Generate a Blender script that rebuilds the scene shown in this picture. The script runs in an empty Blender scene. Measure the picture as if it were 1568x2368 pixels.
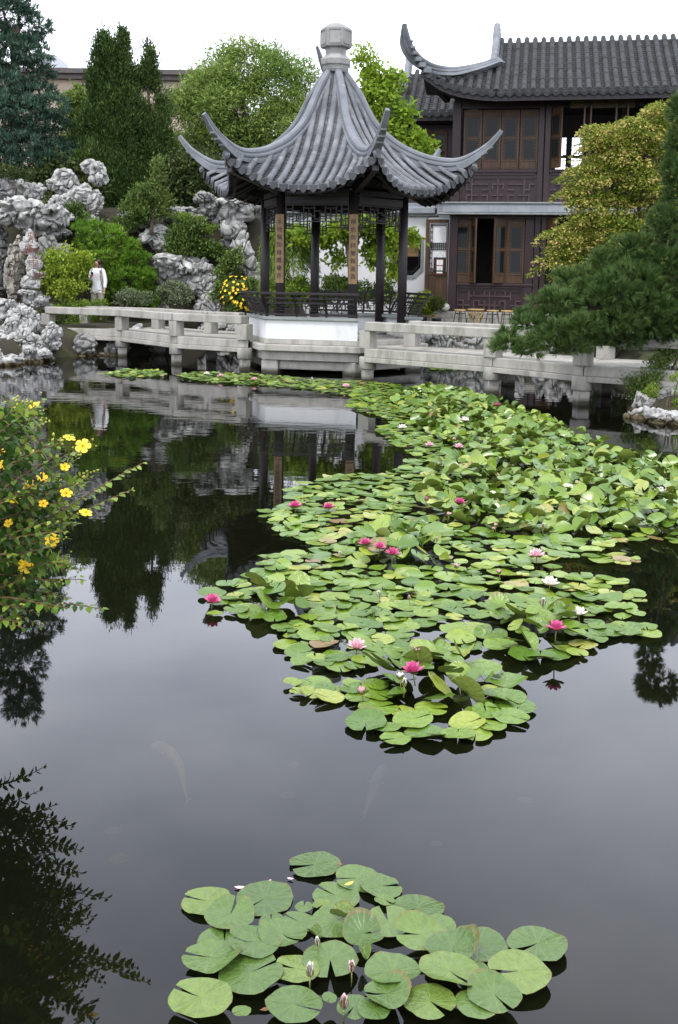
import bpy, math, random
import numpy as np
from mathutils import Vector, Matrix, noise
rad = math.radians
SC = bpy.context.scene
COL = SC.collection
# ------------------------------------------------------------------ camera
CAM_F, CAM_PX, CAM_PY, CAM_T, CAM_R, CAM_H = 2450.0, 784.0, 963.0, rad(7.5), rad(0.9), 2.0   # in photo units 1568 x 2368
cam = bpy.data.cameras.new('camera')
cam.sensor_fit = 'VERTICAL'; cam.sensor_height = 36.0
cam.lens = CAM_F / 2368.0 * 36.0
cam.shift_y = -(1184.0 - CAM_PY) / 2368.0
cam.clip_start = 0.1; cam.clip_end = 2000.0
camo = bpy.data.objects.new('camera', cam); COL.objects.link(camo)
_cr, _sr, _ct, _st = math.cos(CAM_R), math.sin(CAM_R), math.cos(CAM_T), math.sin(CAM_T)
_R = Vector((1, 0, 0)); _U = Vector((0, _st, _ct)); _Fw = Vector((0, _ct, -_st))
_X = _cr * _R + _sr * _U; _Y = -_sr * _R + _cr * _U; _Z = -_Fw
camo.matrix_world = Matrix(((_X.x, _Y.x, _Z.x, 0), (_X.y, _Y.y, _Z.y, 0), (_X.z, _Y.z, _Z.z, CAM_H), (0, 0, 0, 1)))
SC.camera = camo
# ------------------------------------------------------------------ overcast daylight
SUN_EL, SUN_AZ = rad(62), rad(200)          # azimuth clockwise from +Y: the sun stands behind the camera, a little to its left
w = bpy.data.worlds.new('World'); SC.world = w; w.use_nodes = True
nt = w.node_tree; nt.nodes.clear()
def wn(t, **k):
    n = nt.nodes.new(t)
    for a, b in k.items(): setattr(n, a, b)
    return n
wout = wn('ShaderNodeOutputWorld'); wbg = wn('ShaderNodeBackground'); wbg.inputs['Strength'].default_value = 0.12
sky = wn('ShaderNodeTexSky'); sky.sky_type = 'NISHITA'; sky.sun_disc = False
sky.sun_elevation = SUN_EL; sky.sun_rotation = SUN_AZ; sky.dust_density = 3.0
wtc = wn('ShaderNodeTexCoord'); sep = wn('ShaderNodeSeparateXYZ')
nt.links.new(wtc.outputs['Generated'], sep.inputs[0])
# thin bright overcast, greyer where the cloud thickens overhead (as the pond mirrors it)
mx = wn('ShaderNodeMath', operation='MAXIMUM'); mx.inputs[1].default_value = 0.0
nt.links.new(sep.outputs['Z'], mx.inputs[0])
ma = wn('ShaderNodeMapRange', interpolation_type='SMOOTHSTEP'); ma.inputs['From Min'].default_value = 0.42; ma.inputs['From Max'].default_value = 0.66; ma.inputs['To Min'].default_value = 1.0; ma.inputs['To Max'].default_value = 0.76
nt.links.new(mx.outputs[0], ma.inputs[0])
wmap = wn('ShaderNodeMapping'); wmap.inputs['Scale'].default_value = (1.0, 1.0, 2.6)
nt.links.new(wtc.outputs['Generated'], wmap.inputs['Vector'])
wno = wn('ShaderNodeTexNoise'); wno.inputs['Scale'].default_value = 2.6; wno.inputs['Detail'].default_value = 5.0; wno.inputs['Roughness'].default_value = 0.5
nt.links.new(wmap.outputs[0], wno.inputs['Vector'])
wcr = wn('ShaderNodeValToRGB')
wcr.color_ramp.elements[0].position = 0.32; wcr.color_ramp.elements[0].color = (0.60, 0.64, 0.75, 1)
wcr.color_ramp.elements[1].position = 0.66; wcr.color_ramp.elements[1].color = (.95, .985, 1.06, 1)
nt.links.new(wno.outputs['Fac'], wcr.inputs['Fac'])
CLOUD_ZENITH = 16.6
wv = wn('ShaderNodeVectorMath', operation='SCALE'); nt.links.new(wcr.outputs['Color'], wv.inputs[0])
wm2 = wn('ShaderNodeMath', operation='MULTIPLY'); wm2.inputs[1].default_value = CLOUD_ZENITH
nt.links.new(ma.outputs[0], wm2.inputs[0]); nt.links.new(wm2.outputs[0], wv.inputs['Scale'])
wmix = wn('ShaderNodeMixRGB'); wmix.inputs['Fac'].default_value = 0.92
nt.links.new(sky.outputs['Color'], wmix.inputs['Color1']); nt.links.new(wv.outputs[0], wmix.inputs['Color2'])
nt.links.new(wmix.outputs['Color'], wbg.inputs['Color']); nt.links.new(wbg.outputs[0], wout.inputs['Surface'])
sd = bpy.data.lights.new('sun', 'SUN'); sd.energy = 1.5; sd.angle = rad(11); sd.color = (1.0, 0.97, 0.92)
so = bpy.data.objects.new('sun', sd); COL.objects.link(so)
_sv = Vector((math.sin(SUN_AZ) * math.cos(SUN_EL), math.cos(SUN_AZ) * math.cos(SUN_EL), math.sin(SUN_EL)))
so.rotation_euler = _sv.to_track_quat('Z', 'Y').to_euler(); so.location = (0, 0, 40)
vs = SC.view_settings; vs.view_transform = 'Standard'; vs.look = 'None'; vs.exposure = 0.8; vs.gamma = 1.0; vs.use_curve_mapping = False
SC.cycles.max_bounces = 8; SC.cycles.transparent_max_bounces = 8; SC.cycles.caustics_reflective = False; SC.cycles.caustics_refractive = False
SC.cycles.use_denoising = True

# ------------------------------------------------------------------ where a sight line of the photograph meets the place
def ray(px, py):
    u = (px - CAM_PX) / CAM_F; v = -(py - CAM_PY) / CAM_F
    a = u * _cr - v * _sr; b = u * _sr + v * _cr
    return Vector((a, b * _st + _ct, b * _ct - _st))
def at_z(px, py, z=0.0):
    d = ray(px, py); k = (z - CAM_H) / d.z
    return Vector((d.x * k, d.y * k, z))
def at_y(px, py, Y):
    d = ray(px, py); k = Y / d.y
    return Vector((d.x * k, Y, CAM_H + d.z * k))
def ppm(Y): return CAM_F / Y          # photo units per metre, near enough

# ------------------------------------------------------------------ mesh helpers
def new_mesh(name, V, F, smooth=False):
    m = bpy.data.meshes.new(name)
    V = np.asarray(V, dtype=np.float32)
    if isinstance(F, np.ndarray) and F.ndim == 2:
        n, k = F.shape
        m.vertices.add(len(V)); m.vertices.foreach_set('co', V.ravel())
        m.loops.add(n * k); m.loops.foreach_set('vertex_index', F.astype(np.int32).ravel())
        m.polygons.add(n); m.polygons.foreach_set('loop_start', np.arange(0, n * k, k, dtype=np.int32))
        m.update(calc_edges=True)
    else:
        m.from_pydata([tuple(map(float, p)) for p in V], [], [tuple(map(int, f)) for f in F]); m.update()
    if smooth: m.polygons.foreach_set('use_smooth', np.ones(len(m.polygons), dtype=bool))
    return m
def link(name, mesh, mat=None, parent=None, loc=(0, 0, 0)):
    if mat is not None and mesh is not None and len(mesh.materials) == 0: mesh.materials.append(mat)
    o = bpy.data.objects.new(name, mesh); COL.objects.link(o); o.location = loc
    if parent is not None: o.parent = parent
    return o
def tag(o, label=None, cat=None, group=None, kind=None):
    if label: o['label'] = label
    if cat: o['category'] = cat
    if group: o['group'] = group
    if kind: o['kind'] = kind
    return o
def thing(name, label, cat, loc=(0, 0, 0), rz=0.0, group=None):
    o = bpy.data.objects.new(name, None); COL.objects.link(o); o.location = loc; o.rotation_euler = (0, 0, rz)
    o.empty_display_size = 0.2
    return tag(o, label, cat, group)
def copy_tree(o, parent=None):
    c = o.copy(); COL.objects.link(c); c.parent = parent
    for ch in o.children: copy_tree(ch, c)
    return c
class MB:
    def __init__(s): s.v = []; s.f = []
    def add(s, V, F):
        n = len(s.v); s.v += [tuple(p) for p in V]; s.f += [tuple(i + n for i in f) for f in F]; return s
    def hexa(s, P):
        return s.add(P, [(0, 3, 2, 1), (4, 5, 6, 7), (0, 1, 5, 4), (1, 2, 6, 5), (2, 3, 7, 6), (3, 0, 4, 7)])
    def box(s, c, d, rz=0.0):
        x, y, z = d[0] / 2, d[1] / 2, d[2] / 2; ca, sa = math.cos(rz), math.sin(rz); P = []
        for (a, b, e) in ((-x, -y, -z), (x, -y, -z), (x, y, -z), (-x, y, -z), (-x, -y, z), (x, -y, z), (x, y, z), (-x, y, z)):
            P.append((c[0] + a * ca - b * sa, c[1] + a * sa + b * ca, c[2] + e))
        return s.hexa(P)
    def bx(s, x0, x1, y0, y1, z0, z1):
        return s.box(((x0 + x1) / 2, (y0 + y1) / 2, (z0 + z1) / 2), (abs(x1 - x0), abs(y1 - y0), abs(z1 - z0)))
    def beam(s, a, b, w, h, up=(0, 0, 1)):
        a = Vector(a); b = Vector(b); d = (b - a).normalized(); u = Vector(up)
        r = d.cross(u).normalized(); u = r.cross(d).normalized(); P = []
        for q in (a, b):
            for (i, j) in ((-1, -1), (1, -1), (1, 1), (-1, 1)): P.append(q + r * (i * w / 2) + u * (j * h / 2))
        return s.add(P, [(0, 1, 2, 3), (7, 6, 5, 4), (0, 4, 5, 1), (1, 5, 6, 2), (2, 6, 7, 3), (3, 7, 4, 0)])
    def prism(s, poly, z0, z1):
        n = len(poly); V = [(p[0], p[1], z0) for p in poly] + [(p[0], p[1], z1) for p in poly]
        F = [tuple(range(n - 1, -1, -1)), tuple(range(n, 2 * n))] + [(i, (i + 1) % n, n + (i + 1) % n, n + i) for i in range(n)]
        return s.add(V, F)
    def lathe(s, prof, n=16, c=(0, 0, 0), ph=0.0):
        V = []; F = []; m = len(prof)
        for (r, z) in prof:
            for k in range(n):
                a = ph + 2 * math.pi * k / n; V.append((c[0] + r * math.cos(a), c[1] + r * math.sin(a), c[2] + z))
        for i in range(m - 1):
            for k in range(n):
                k2 = (k + 1) % n; F.append((i * n + k, i * n + k2, (i + 1) * n + k2, (i + 1) * n + k))
        F.append(tuple(range(n - 1, -1, -1))); F.append(tuple((m - 1) * n + k for k in range(n)))
        return s.add(V, F)
    def tube(s, path, r, n=7, caps=True):
        path = [Vector(p) for p in path]; m = len(path)
        if not hasattr(r, '__len__'): r = [r] * m
        V = []; F = []; prev = None
        for i, p in enumerate(path):
            d = (path[min(i + 1, m - 1)] - path[max(i - 1, 0)]).normalized()
            if prev is None:
                u = d.cross(Vector((0.3, 0.2, 0.93)));
                if u.length < 1e-4: u = d.cross(Vector((1, 0, 0)))
                u.normalize()
            else:
                u = (prev - d * prev.dot(d)).normalized()
            prev = u; v = d.cross(u)
            for k in range(n):
                a = 2 * math.pi * k / n; V.append(p + (u * math.cos(a) + v * math.sin(a)) * r[i])
        for i in range(m - 1):
            for k in range(n):
                k2 = (k + 1) % n; F.append((i * n + k, i * n + k2, (i + 1) * n + k2, (i + 1) * n + k))
        if caps: F.append(tuple(range(n - 1, -1, -1))); F.append(tuple((m - 1) * n + k for k in range(n)))
        return s.add(V, F)
    def loft(s, rings, closed=True, caps=True):
        n = len(rings[0]); V = [p for r in rings for p in r]; F = []
        for i in range(len(rings) - 1):
            for k in range(n if closed else n - 1):
                k2 = (k + 1) % n; F.append((i * n + k, i * n + k2, (i + 1) * n + k2, (i + 1) * n + k))
        if caps: F.append(tuple(range(n - 1, -1, -1))); F.append(tuple((len(rings) - 1) * n + k for k in range(n)))
        return s.add(V, F)
    def build(s, name, mat=None, parent=None, smooth=False, bevel=0.0, loc=(0, 0, 0), seg=2):
        o = link(name, new_mesh(name, s.v, s.f, smooth), mat, parent, loc)
        if bevel:
            b = o.modifiers.new('bevel', 'BEVEL'); b.width = bevel; b.segments = seg; b.limit_method = 'ANGLE'; b.angle_limit = rad(40)
        return o
def spline(xs, ys):
    xs = np.asarray(xs, float); ys = np.asarray(ys, float); h = np.diff(xs); d = np.diff(ys) / h
    m = np.empty_like(ys); m[0] = d[0]; m[-1] = d[-1]; m[1:-1] = (d[:-1] * h[1:] + d[1:] * h[:-1]) / (h[:-1] + h[1:])
    def f(x):
        x = np.clip(x, xs[0], xs[-1]); i = np.clip(np.searchsorted(xs, x) - 1, 0, len(h) - 1)
        t = (x - xs[i]) / h[i]; a = ys[i]; b = ys[i + 1]
        return a * (1 + 2 * t) * (1 - t) ** 2 + h[i] * m[i] * t * (1 - t) ** 2 + b * t * t * (3 - 2 * t) + h[i] * m[i + 1] * t * t * (t - 1)
    return f
# ------------------------------------------------------------------ materials
def pmat(name, c1, c2=None, rough=0.7, scale=4.0, bump=0.0, bscale=None, detail=6.0, stretch=(1, 1, 1), spec=0.4, island=0.0, c3=None, s3=1.0, t3=(0.55, 0.7), metal=0.0, wet=None):
    m = bpy.data.materials.new(name); m.use_nodes = True; t = m.node_tree; N = t.nodes; L = t.links
    b = N['Principled BSDF']; b.inputs['Roughness'].default_value = rough; b.inputs['Metallic'].default_value = metal
    b.inputs['Specular IOR Level'].default_value = spec
    c2 = c2 or c1
    tc = N.new('ShaderNodeTexCoord'); mp = N.new('ShaderNodeMapping'); mp.inputs['Scale'].default_value = stretch
    L.new(tc.outputs['Object'], mp.inputs['Vector'])
    no = N.new('ShaderNodeTexNoise'); no.inputs['Scale'].default_value = scale; no.inputs['Detail'].default_value = detail; no.inputs['Roughness'].default_value = 0.6
    L.new(mp.outputs[0], no.inputs['Vector'])
    cr = N.new('ShaderNodeValToRGB'); cr.color_ramp.elements[0].position = 0.32; cr.color_ramp.elements[1].position = 0.68
    cr.color_ramp.elements[0].color = (*c1, 1); cr.color_ramp.elements[1].color = (*c2, 1)
    L.new(no.outputs['Fac'], cr.inputs['Fac']); out = cr.outputs['Color']
    if c3:
        n3 = N.new('ShaderNodeTexNoise'); n3.inputs['Scale'].default_value = s3; n3.inputs['Detail'].default_value = 7; n3.inputs['Roughness'].default_value = 0.65
        L.new(mp.outputs[0], n3.inputs['Vector'])
        r3 = N.new('ShaderNodeValToRGB'); r3.color_ramp.elements[0].position = t3[0]; r3.color_ramp.elements[1].position = t3[1]
        L.new(n3.outputs['Fac'], r3.inputs['Fac'])
        mi = N.new('ShaderNodeMixRGB'); L.new(r3.outputs['Color'], mi.inputs['Fac']); L.new(out, mi.inputs['Color1']); mi.inputs['Color2'].default_value = (*c3, 1); out = mi.outputs['Color']
    if island:
        g = N.new('ShaderNodeNewGeometry'); mr = N.new('ShaderNodeMapRange'); mr.inputs['To Min'].default_value = 1 - island; mr.inputs['To Max'].default_value = 1 + island
        L.new(g.outputs['Random Per Island'], mr.inputs['Value'])
        vm = N.new('ShaderNodeVectorMath'); vm.operation = 'SCALE'; L.new(out, vm.inputs[0]); L.new(mr.outputs[0], vm.inputs['Scale']); out = vm.outputs[0]
    if wet:                                             # damp, algae-stained band just above the waterline
        ge = N.new('ShaderNodeNewGeometry'); sx = N.new('ShaderNodeSeparateXYZ'); L.new(ge.outputs['Position'], sx.inputs[0])
        ad = N.new('ShaderNodeMath'); ad.operation = 'MULTIPLY_ADD'; L.new(no.outputs['Fac'], ad.inputs[0]); ad.inputs[1].default_value = -0.12; L.new(sx.outputs['Z'], ad.inputs[2])
        wr = N.new('ShaderNodeMapRange'); wr.inputs['From Min'].default_value = -0.02; wr.inputs['From Max'].default_value = 0.06; wr.inputs['To Min'].default_value = 1; wr.inputs['To Max'].default_value = 0
        L.new(ad.outputs[0], wr.inputs['Value'])
        mi = N.new('ShaderNodeMixRGB'); L.new(wr.outputs[0], mi.inputs['Fac']); L.new(out, mi.inputs['Color1']); mi.inputs['Color2'].default_value = (*wet, 1); out = mi.outputs['Color']
    L.new(out, b.inputs['Base Color'])
    if bump:
        nb = N.new('ShaderNodeTexNoise'); nb.inputs['Scale'].default_value = bscale or scale * 4; nb.inputs['Detail'].default_value = 5; L.new(mp.outputs[0], nb.inputs['Vector'])
        bu = N.new('ShaderNodeBump'); bu.inputs['Strength'].default_value = bump; bu.inputs['Distance'].default_value = 0.02
        L.new(nb.outputs['Fac'], bu.inputs['Height']); L.new(bu.outputs[0], b.inputs['Normal'])
    return m
def leafmat(name, c1, c2, c3=None, rough=0.5, trans=0.3, scale=0.8, spec=0.16):
    """leaf: colour drifts through the crown and from leaf to leaf, some light passes through"""
    m = bpy.data.materials.new(name); m.use_nodes = True; t = m.node_tree; N = t.nodes; L = t.links
    b = N['Principled BSDF']; b.inputs['Roughness'].default_value = rough; b.inputs['Specular IOR Level'].default_value = spec
    tc = N.new('ShaderNodeTexCoord'); no = N.new('ShaderNodeTexNoise'); no.inputs['Scale'].default_value = scale; no.inputs['Detail'].default_value = 3
    L.new(tc.outputs['Object'], no.inputs['Vector'])
    g = N.new('ShaderNodeNewGeometry')
    ad = N.new('ShaderNodeMath'); ad.operation = 'MULTIPLY_ADD'; L.new(g.outputs['Random Per Island'], ad.inputs[0]); ad.inputs[1].default_value = 0.6
    su = N.new('ShaderNodeMath'); su.operation = 'SUBTRACT'; L.new(no.outputs['Fac'], su.inputs[0]); su.inputs[1].default_value = 0.3; L.new(su.outputs[0], ad.inputs[2])
    cr = N.new('ShaderNodeValToRGB'); e = cr.color_ramp.elements
    e[0].position = 0.05; e[0].color = (*c1, 1); e[1].position = 0.62; e[1].color = (*c2, 1)
    if c3: q = e.new(0.86); q.color = (*c3, 1)
    L.new(ad.outputs[0], cr.inputs['Fac']); L.new(cr.outputs['Color'], b.inputs['Base Color'])
    tr = N.new('ShaderNodeBsdfTranslucent'); L.new(cr.outputs['Color'], tr.inputs['Color'])
    mi = N.new('ShaderNodeMixShader'); mi.inputs['Fac'].default_value = trans
    L.new(b.outputs[0], mi.inputs[1]); L.new(tr.outputs[0], mi.inputs[2]); L.new(mi.outputs[0], N['Material Output'].inputs['Surface'])
    return m
M = {}
M['stone'] = pmat('bridge_stone', (.25, .24, .21), (.39, .37, .335), rough=.85, scale=2.2, bump=.3, bscale=50, stretch=(1.6, 1.6, .5), c3=(.15, .145, .12), s3=1.7, t3=(.50, .74), wet=(.045, .042, .028))
M['plaster'] = pmat('white_plaster', (.58, .58, .585), (.66, .66, .66), rough=.9, scale=1.6, bump=.08, bscale=30, stretch=(1, 1, .4), c3=(.44, .44, .43), s3=1.6, t3=(.52, .8))
M['coping'] = pmat('grey_slate_coping', (.16, .18, .175), (.25, .26, .25), rough=.7, scale=5, bump=.15)
M['lacquer'] = pmat('dark_brown_lacquer', (.007, .0045, .005), (.015, .0095, .0105), rough=.5, scale=3, bump=.06, bscale=20, stretch=(3, 3, .6))
M['plum'] = pmat('plum_brown_lacquer', (.017, .0075, .009), (.029, .013, .015), rough=.45, scale=3, bump=.06, bscale=18, stretch=(3, 3, .6))
M['wood'] = pmat('golden_brown_wood', (.038, .019, .008), (.085, .044, .019), rough=.5, scale=3, bump=.1, bscale=24, stretch=(6, 6, .6), c3=(.05, .022, .009), s3=2.0, t3=(.52, .75))
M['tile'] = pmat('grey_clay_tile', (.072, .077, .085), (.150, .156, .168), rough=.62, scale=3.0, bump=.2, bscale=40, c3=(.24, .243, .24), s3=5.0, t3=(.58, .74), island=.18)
M['ridge'] = pmat('grey_ridge_plaster', (.10, .108, .122), (.175, .185, .202), rough=.62, scale=2.4, bump=.12, bscale=30, c3=(.29, .295, .295), s3=3.2, t3=(.6, .78), stretch=(1, 1, 1))
M['finial'] = pmat('weathered_grey_finial', (.20, .20, .19), (.30, .30, .285), rough=.8, scale=5, bump=.2, c3=(.14, .14, .12), s3=2.5)
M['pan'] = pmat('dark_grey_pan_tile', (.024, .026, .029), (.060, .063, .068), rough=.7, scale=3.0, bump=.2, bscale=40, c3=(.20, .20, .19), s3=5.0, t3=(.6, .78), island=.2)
M['darktile'] = pmat('dark_clay_tile', (.010, .0105, .0115), (.027, .028, .030), rough=.75, scale=3.0, bump=.25, bscale=30, c3=(.060, .060, .060), s3=4, t3=(.58, .78), island=.32)
M['soil'] = pmat('garden_soil', (.018, .016, .009), (.036, .032, .017), rough=.95, scale=1.2, bump=.5, bscale=6, c3=(.050, .060, .018), s3=.7)
M['bark'] = pmat('bark', (.045, .034, .024), (.12, .095, .07), rough=.9, scale=7, bump=.5, bscale=14, stretch=(2, 2, .4))
M['palebark'] = pmat('pale_bark', (.10, .095, .07), (.21, .20, .16), rough=.85, scale=6, bump=.35, bscale=14, stretch=(2, 2, .5))
M['ink'] = pmat('black_ink', (.012, .011, .010), rough=.6)
# ================================================================== setting
POND = np.array([(-1.7, 1.6), (-1.75, 4), (-2.3, 6), (-4.2, 10), (-6.5, 16), (-8.0, 20), (-7.7, 23.2), (-7.0, 24.8), (-6.4, 25.9), (-5.0, 26.6), (-4.3, 28.2), (-3.4, 29.2), (-2, 28.2), (-.5, 27.2), (1.5, 26.8),
                 (4, 26.3), (5.2, 25.3), (6.0, 23.2), (6.7, 20.5), (6.1, 18.2), (5.0, 16.7), (4.55, 15.7), (5.0, 14.7), (6.2, 13), (6.2, 8), (4.5, 3), (3, .9), (-1, .9)])
def pond_dist(X, Y):
    d = np.full(X.shape, 1e9); ins = np.zeros(X.shape, bool); n = len(POND)
    for i in range(n):
        ax, ay = POND[i]; bx, by = POND[(i + 1) % n]; ex, ey = bx - ax, by - ay
        t = np.clip(((X - ax) * ex + (Y - ay) * ey) / (ex * ex + ey * ey), 0, 1)
        d = np.minimum(d, np.hypot(X - ax - t * ex, Y - ay - t * ey))
        c = ((ay > Y) != (by > Y)) & (X < ex * (Y - ay) / (by - ay + 1e-12) + ax); ins ^= c
    return np.where(ins, -d, d)
def sstep(a, b, x):
    t = np.clip((x - a) / (b - a), 0, 1); return t * t * (3 - 2 * t)
def height(X, Y):
    X = np.asarray(X, float); Y = np.asarray(Y, float); d = pond_dist(X, Y)
    z = -0.75 + 1.25 * sstep(-1.0, 0.45, d)
    back = (.88 * sstep(29.1, 30.6, Y) + .12 * sstep(30.6, 33, Y)) * sstep(-0.6, -2.4, X)          # rockery mound
    z = z + 3.6 * back
    z = z + 0.25 * sstep(26.4, 27.2, Y) * sstep(.5, 1.5, X)                                   # terrace in front of the hall
    z = z + .22 * sstep(26.0, 26.6, Y) * sstep(-4.2, -4.9, X) * sstep(31, 29.5, Y)            # garden bed where the woman stands
    z = z - .36 * np.exp(-((X - 5.3) / .75) ** 2 - ((Y - 15.4) / 1.0) ** 2) * (d > -.3)
    z = z + .04 * np.sin(X * 2.1 + Y * 1.3) * np.cos(Y * 1.7 - X) * sstep(.2, 1.0, d)
    return z
gx = np.unique(np.concatenate([np.arange(-14, 14.01, .25), np.linspace(-400, -14, 24), np.linspace(14, 400, 24)]))
gy_ = np.unique(np.concatenate([np.arange(-4, 38.01, .25), np.linspace(-120, -4, 10), np.linspace(38, 900, 30)]))
GX, GY = np.meshgrid(gx, gy_); GZ = height(GX, GY)
V = np.stack([GX, GY, GZ], -1).reshape(-1, 3); nx = len(gx); ny = len(gy_)
ii = (np.arange(ny - 1)[:, None] * nx + np.arange(nx - 1)[None, :]).ravel()
Fg = np.stack([ii, ii + 1, ii + 1 + nx, ii + nx], 1)
tag(link('ground', new_mesh('ground', V, Fg, True), M['soil']), kind='structure')
# ---- water: mirror by Fresnel over dark, murky, slightly see-through water
m = bpy.data.materials.new('pond_water'); m.use_nodes = True; t = m.node_tree; N = t.nodes; L = t.links; N.remove(N['Principled BSDF'])
tc = N.new('ShaderNodeTexCoord')
mp = N.new('ShaderNodeMapping'); mp.inputs['Scale'].default_value = (.8, 2.2, 1); L.new(tc.outputs['Object'], mp.inputs[0])
n1 = N.new('ShaderNodeTexNoise'); n1.inputs['Scale'].default_value = 2.2; n1.inputs['Detail'].default_value = 2.5; L.new(mp.outputs[0], n1.inputs['Vector'])
# ripples live on the far half of the pond, the near water lies still
sx = N.new('ShaderNodeSeparateXYZ'); L.new(tc.outputs['Object'], sx.inputs[0])
mr = N.new('ShaderNodeMapRange'); mr.inputs['From Min'].default_value = 5; mr.inputs['From Max'].default_value = 16; mr.inputs['To Min'].default_value = .05; mr.inputs['To Max'].default_value = .55
L.new(sx.outputs['Y'], mr.inputs['Value'])
n2 = N.new('ShaderNodeTexNoise'); n2.inputs['Scale'].default_value = .35; n2.inputs['Detail'].default_value = 2; L.new(tc.outputs['Object'], n2.inputs['Vector'])
mm = N.new('ShaderNodeMath'); mm.operation = 'MULTIPLY'; L.new(mr.outputs[0], mm.inputs[0]); L.new(n2.outputs['Fac'], mm.inputs[1])
bu = N.new('ShaderNodeBump'); bu.inputs['Distance'].default_value = .006; L.new(n1.outputs['Fac'], bu.inputs['Height']); L.new(mm.outputs[0], bu.inputs['Strength'])
gl = N.new('ShaderNodeBsdfGlossy'); gl.inputs['Roughness'].default_value = .015; gl.inputs['Color'].default_value = (.97, .97, 1, 1); L.new(bu.outputs[0], gl.inputs['Normal'])
df = N.new('ShaderNodeBsdfDiffuse'); df.inputs['Color'].default_value = (.005, .006, .003, 1)
tp = N.new('ShaderNodeBsdfTransparent'); tp.inputs['Color'].default_value = (.40, .40, .29, 1)
mk = N.new('ShaderNodeMixShader'); mk.inputs['Fac'].default_value = .45; L.new(df.outputs[0], mk.inputs[1]); L.new(tp.outputs[0], mk.inputs[2])
fr = N.new('ShaderNodeFresnel'); fr.inputs['IOR'].default_value = 1.41; L.new(bu.outputs[0], fr.inputs['Normal'])
ms = N.new('ShaderNodeMixShader'); L.new(fr.outputs[0], ms.inputs['Fac']); L.new(mk.outputs[0], ms.inputs[1]); L.new(gl.outputs[0], ms.inputs[2])
L.new(ms.outputs[0], N['Material Output'].inputs['Surface']); M['water'] = m
tag(link('water', new_mesh('water', [(-9.5, .3, 0), (10, .3, 0), (10, 31, 0), (-9.5, 31, 0)], [(0, 1, 2, 3)]), M['water']), kind='structure')
# ================================================================== hexagonal pavilion
PC = at_y(767, 790, 23.5); PC.z = 0.0
PA = rad(14)
pav = thing('pavilion', 'hexagonal open pavilion with curved grey tile roof standing over the pond', 'pavilion', PC)
def hd(k, off=0.0):                       # corner direction k, turning from the right towards the camera
    a = PA + rad(60) * k + off; return Vector((math.cos(a), -math.sin(a), 0))
def hexpoly(R): return [hd(-k) * R for k in range(6)]
# ---- platform
base = MB().prism(hexpoly(2.16), .46, .60).build('ledge', M['stone'], pav, bevel=.02)
MB().prism(hexpoly(2.03), .27, .457).build('ledge', M['stone'], pav, bevel=.015)
MB().prism(hexpoly(2.0), .603, .70).build('floor_slab', M['stone'], pav, bevel=.01)
for k in range(6):
    d = hd(k); c = d * 1.78
    p = MB(); p.box((c.x, c.y, -.28), (.36, .36, 1.09), math.atan2(d.y, d.x) + rad(30)); p.build('pier', M['stone'], pav, bevel=.02)
    a, b = hd(k) * 1.78, hd(k + 1) * 1.78; a.z = b.z = .17; u = (b - a).normalized() * .19
    MB().beam(a + u, b - u, .2, .19).build('tie_beam', M['stone'], pav, bevel=.012)
# ---- low walls with bench coping on four of the six sides
WALLS = [(1, 2), (2, 3), (4, 5), (5, 6)]
for (i, j) in WALLS:
    A, B = hd(i) * 1.98, hd(j) * 1.98; u = (B - A).normalized(); nrm = (A + B).normalized()
    e0 = .005; e1 = .005
    if (i, j) == (2, 3): B = B - u * .22
    if (i, j) == (1, 2): A = A - u * .0
    th = .22; k0 = math.tan(rad(30)) * th
    P = [A + u * e0, B - u * e1, B - u * (k0 + e1) - nrm * th, A + u * (k0 + e0) - nrm * th]
    MB().prism([P[3], P[2], P[1], P[0]] if False else [P[0], P[3], P[2], P[1]], .703, 1.10).build('bench_wall', M['plaster'], pav, bevel=.008)
    g = .05; P = [A + nrm * g - u * .03, B + nrm * g + u * .03, B - u * .13 - nrm * .34, A + u * .13 - nrm * .34]
    MB().prism([P[0], P[3], P[2], P[1]], 1.102, 1.165).build('bench_seat', M['coping'], pav, bevel=.008)
    # leaning rail: curved stiles, three rails, little panels and a lattice of short bars
    A2, B2 = A - nrm * .04 + u * .04, B - nrm * .04 - u * .04; Lr = (B2 - A2).length
    prof = [(0.0, 1.17), (.03, 1.28), (.10, 1.42), (.19, 1.55), (.24, 1.65)]
    def rp(s, q):
        o_, z = prof[0][0], prof[0][1]
        z = 1.17 + .48 * q; o_ = float(np.interp(z, [p[1] for p in prof], [p[0] for p in prof]))
        return A2 + u * s + nrm * o_ + Vector((0, 0, z))
    rail = MB().beam(rp(-.1, 1.0), rp(Lr + .1, 1.0), .05, .05, nrm).build('lean_rail', M['lacquer'], pav, bevel=.006)
    for q, hh in ((.80, .035), (.60, .045), (.10, .045)):
        MB().beam(rp(0, q), rp(Lr, q), .03, hh).build('rail', M['lacquer'], rail)
    ns = max(2, round(Lr / .62))
    for s in range(ns + 1):
        st = MB(); x = Lr * s / ns
        for q in range(5): st.beam(rp(x, q / 5), rp(x, (q + 1) / 5 + .01), .04, .035, u)
        st.build('stile', M['lacquer'], rail)
    lat = MB(); random.seed(i * 7 + 1); x = .0
    nb = int(Lr / .075)
    for s in range(1, nb):
        x = Lr * s / nb
        if s % 3: lat.beam(rp(x, .12), rp(x, .36 if s % 2 else .58), .014, .014, u)
        if s % 3 == 0: lat.beam(rp(x, .3), rp(x, .58), .014, .014, u)
        q = (.26, .36, .46)[s % 3]
        lat.beam(rp(x - Lr / nb, q), rp(x + Lr / nb * .9, q), .014, .014)
    for s in range(int(Lr / .15)):
        lat.beam(rp(s * .15 + .07, .62), rp(s * .15 + .07, .8), .016, .016, u)
    lat.build('lattice', M['lacquer'], rail)
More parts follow.
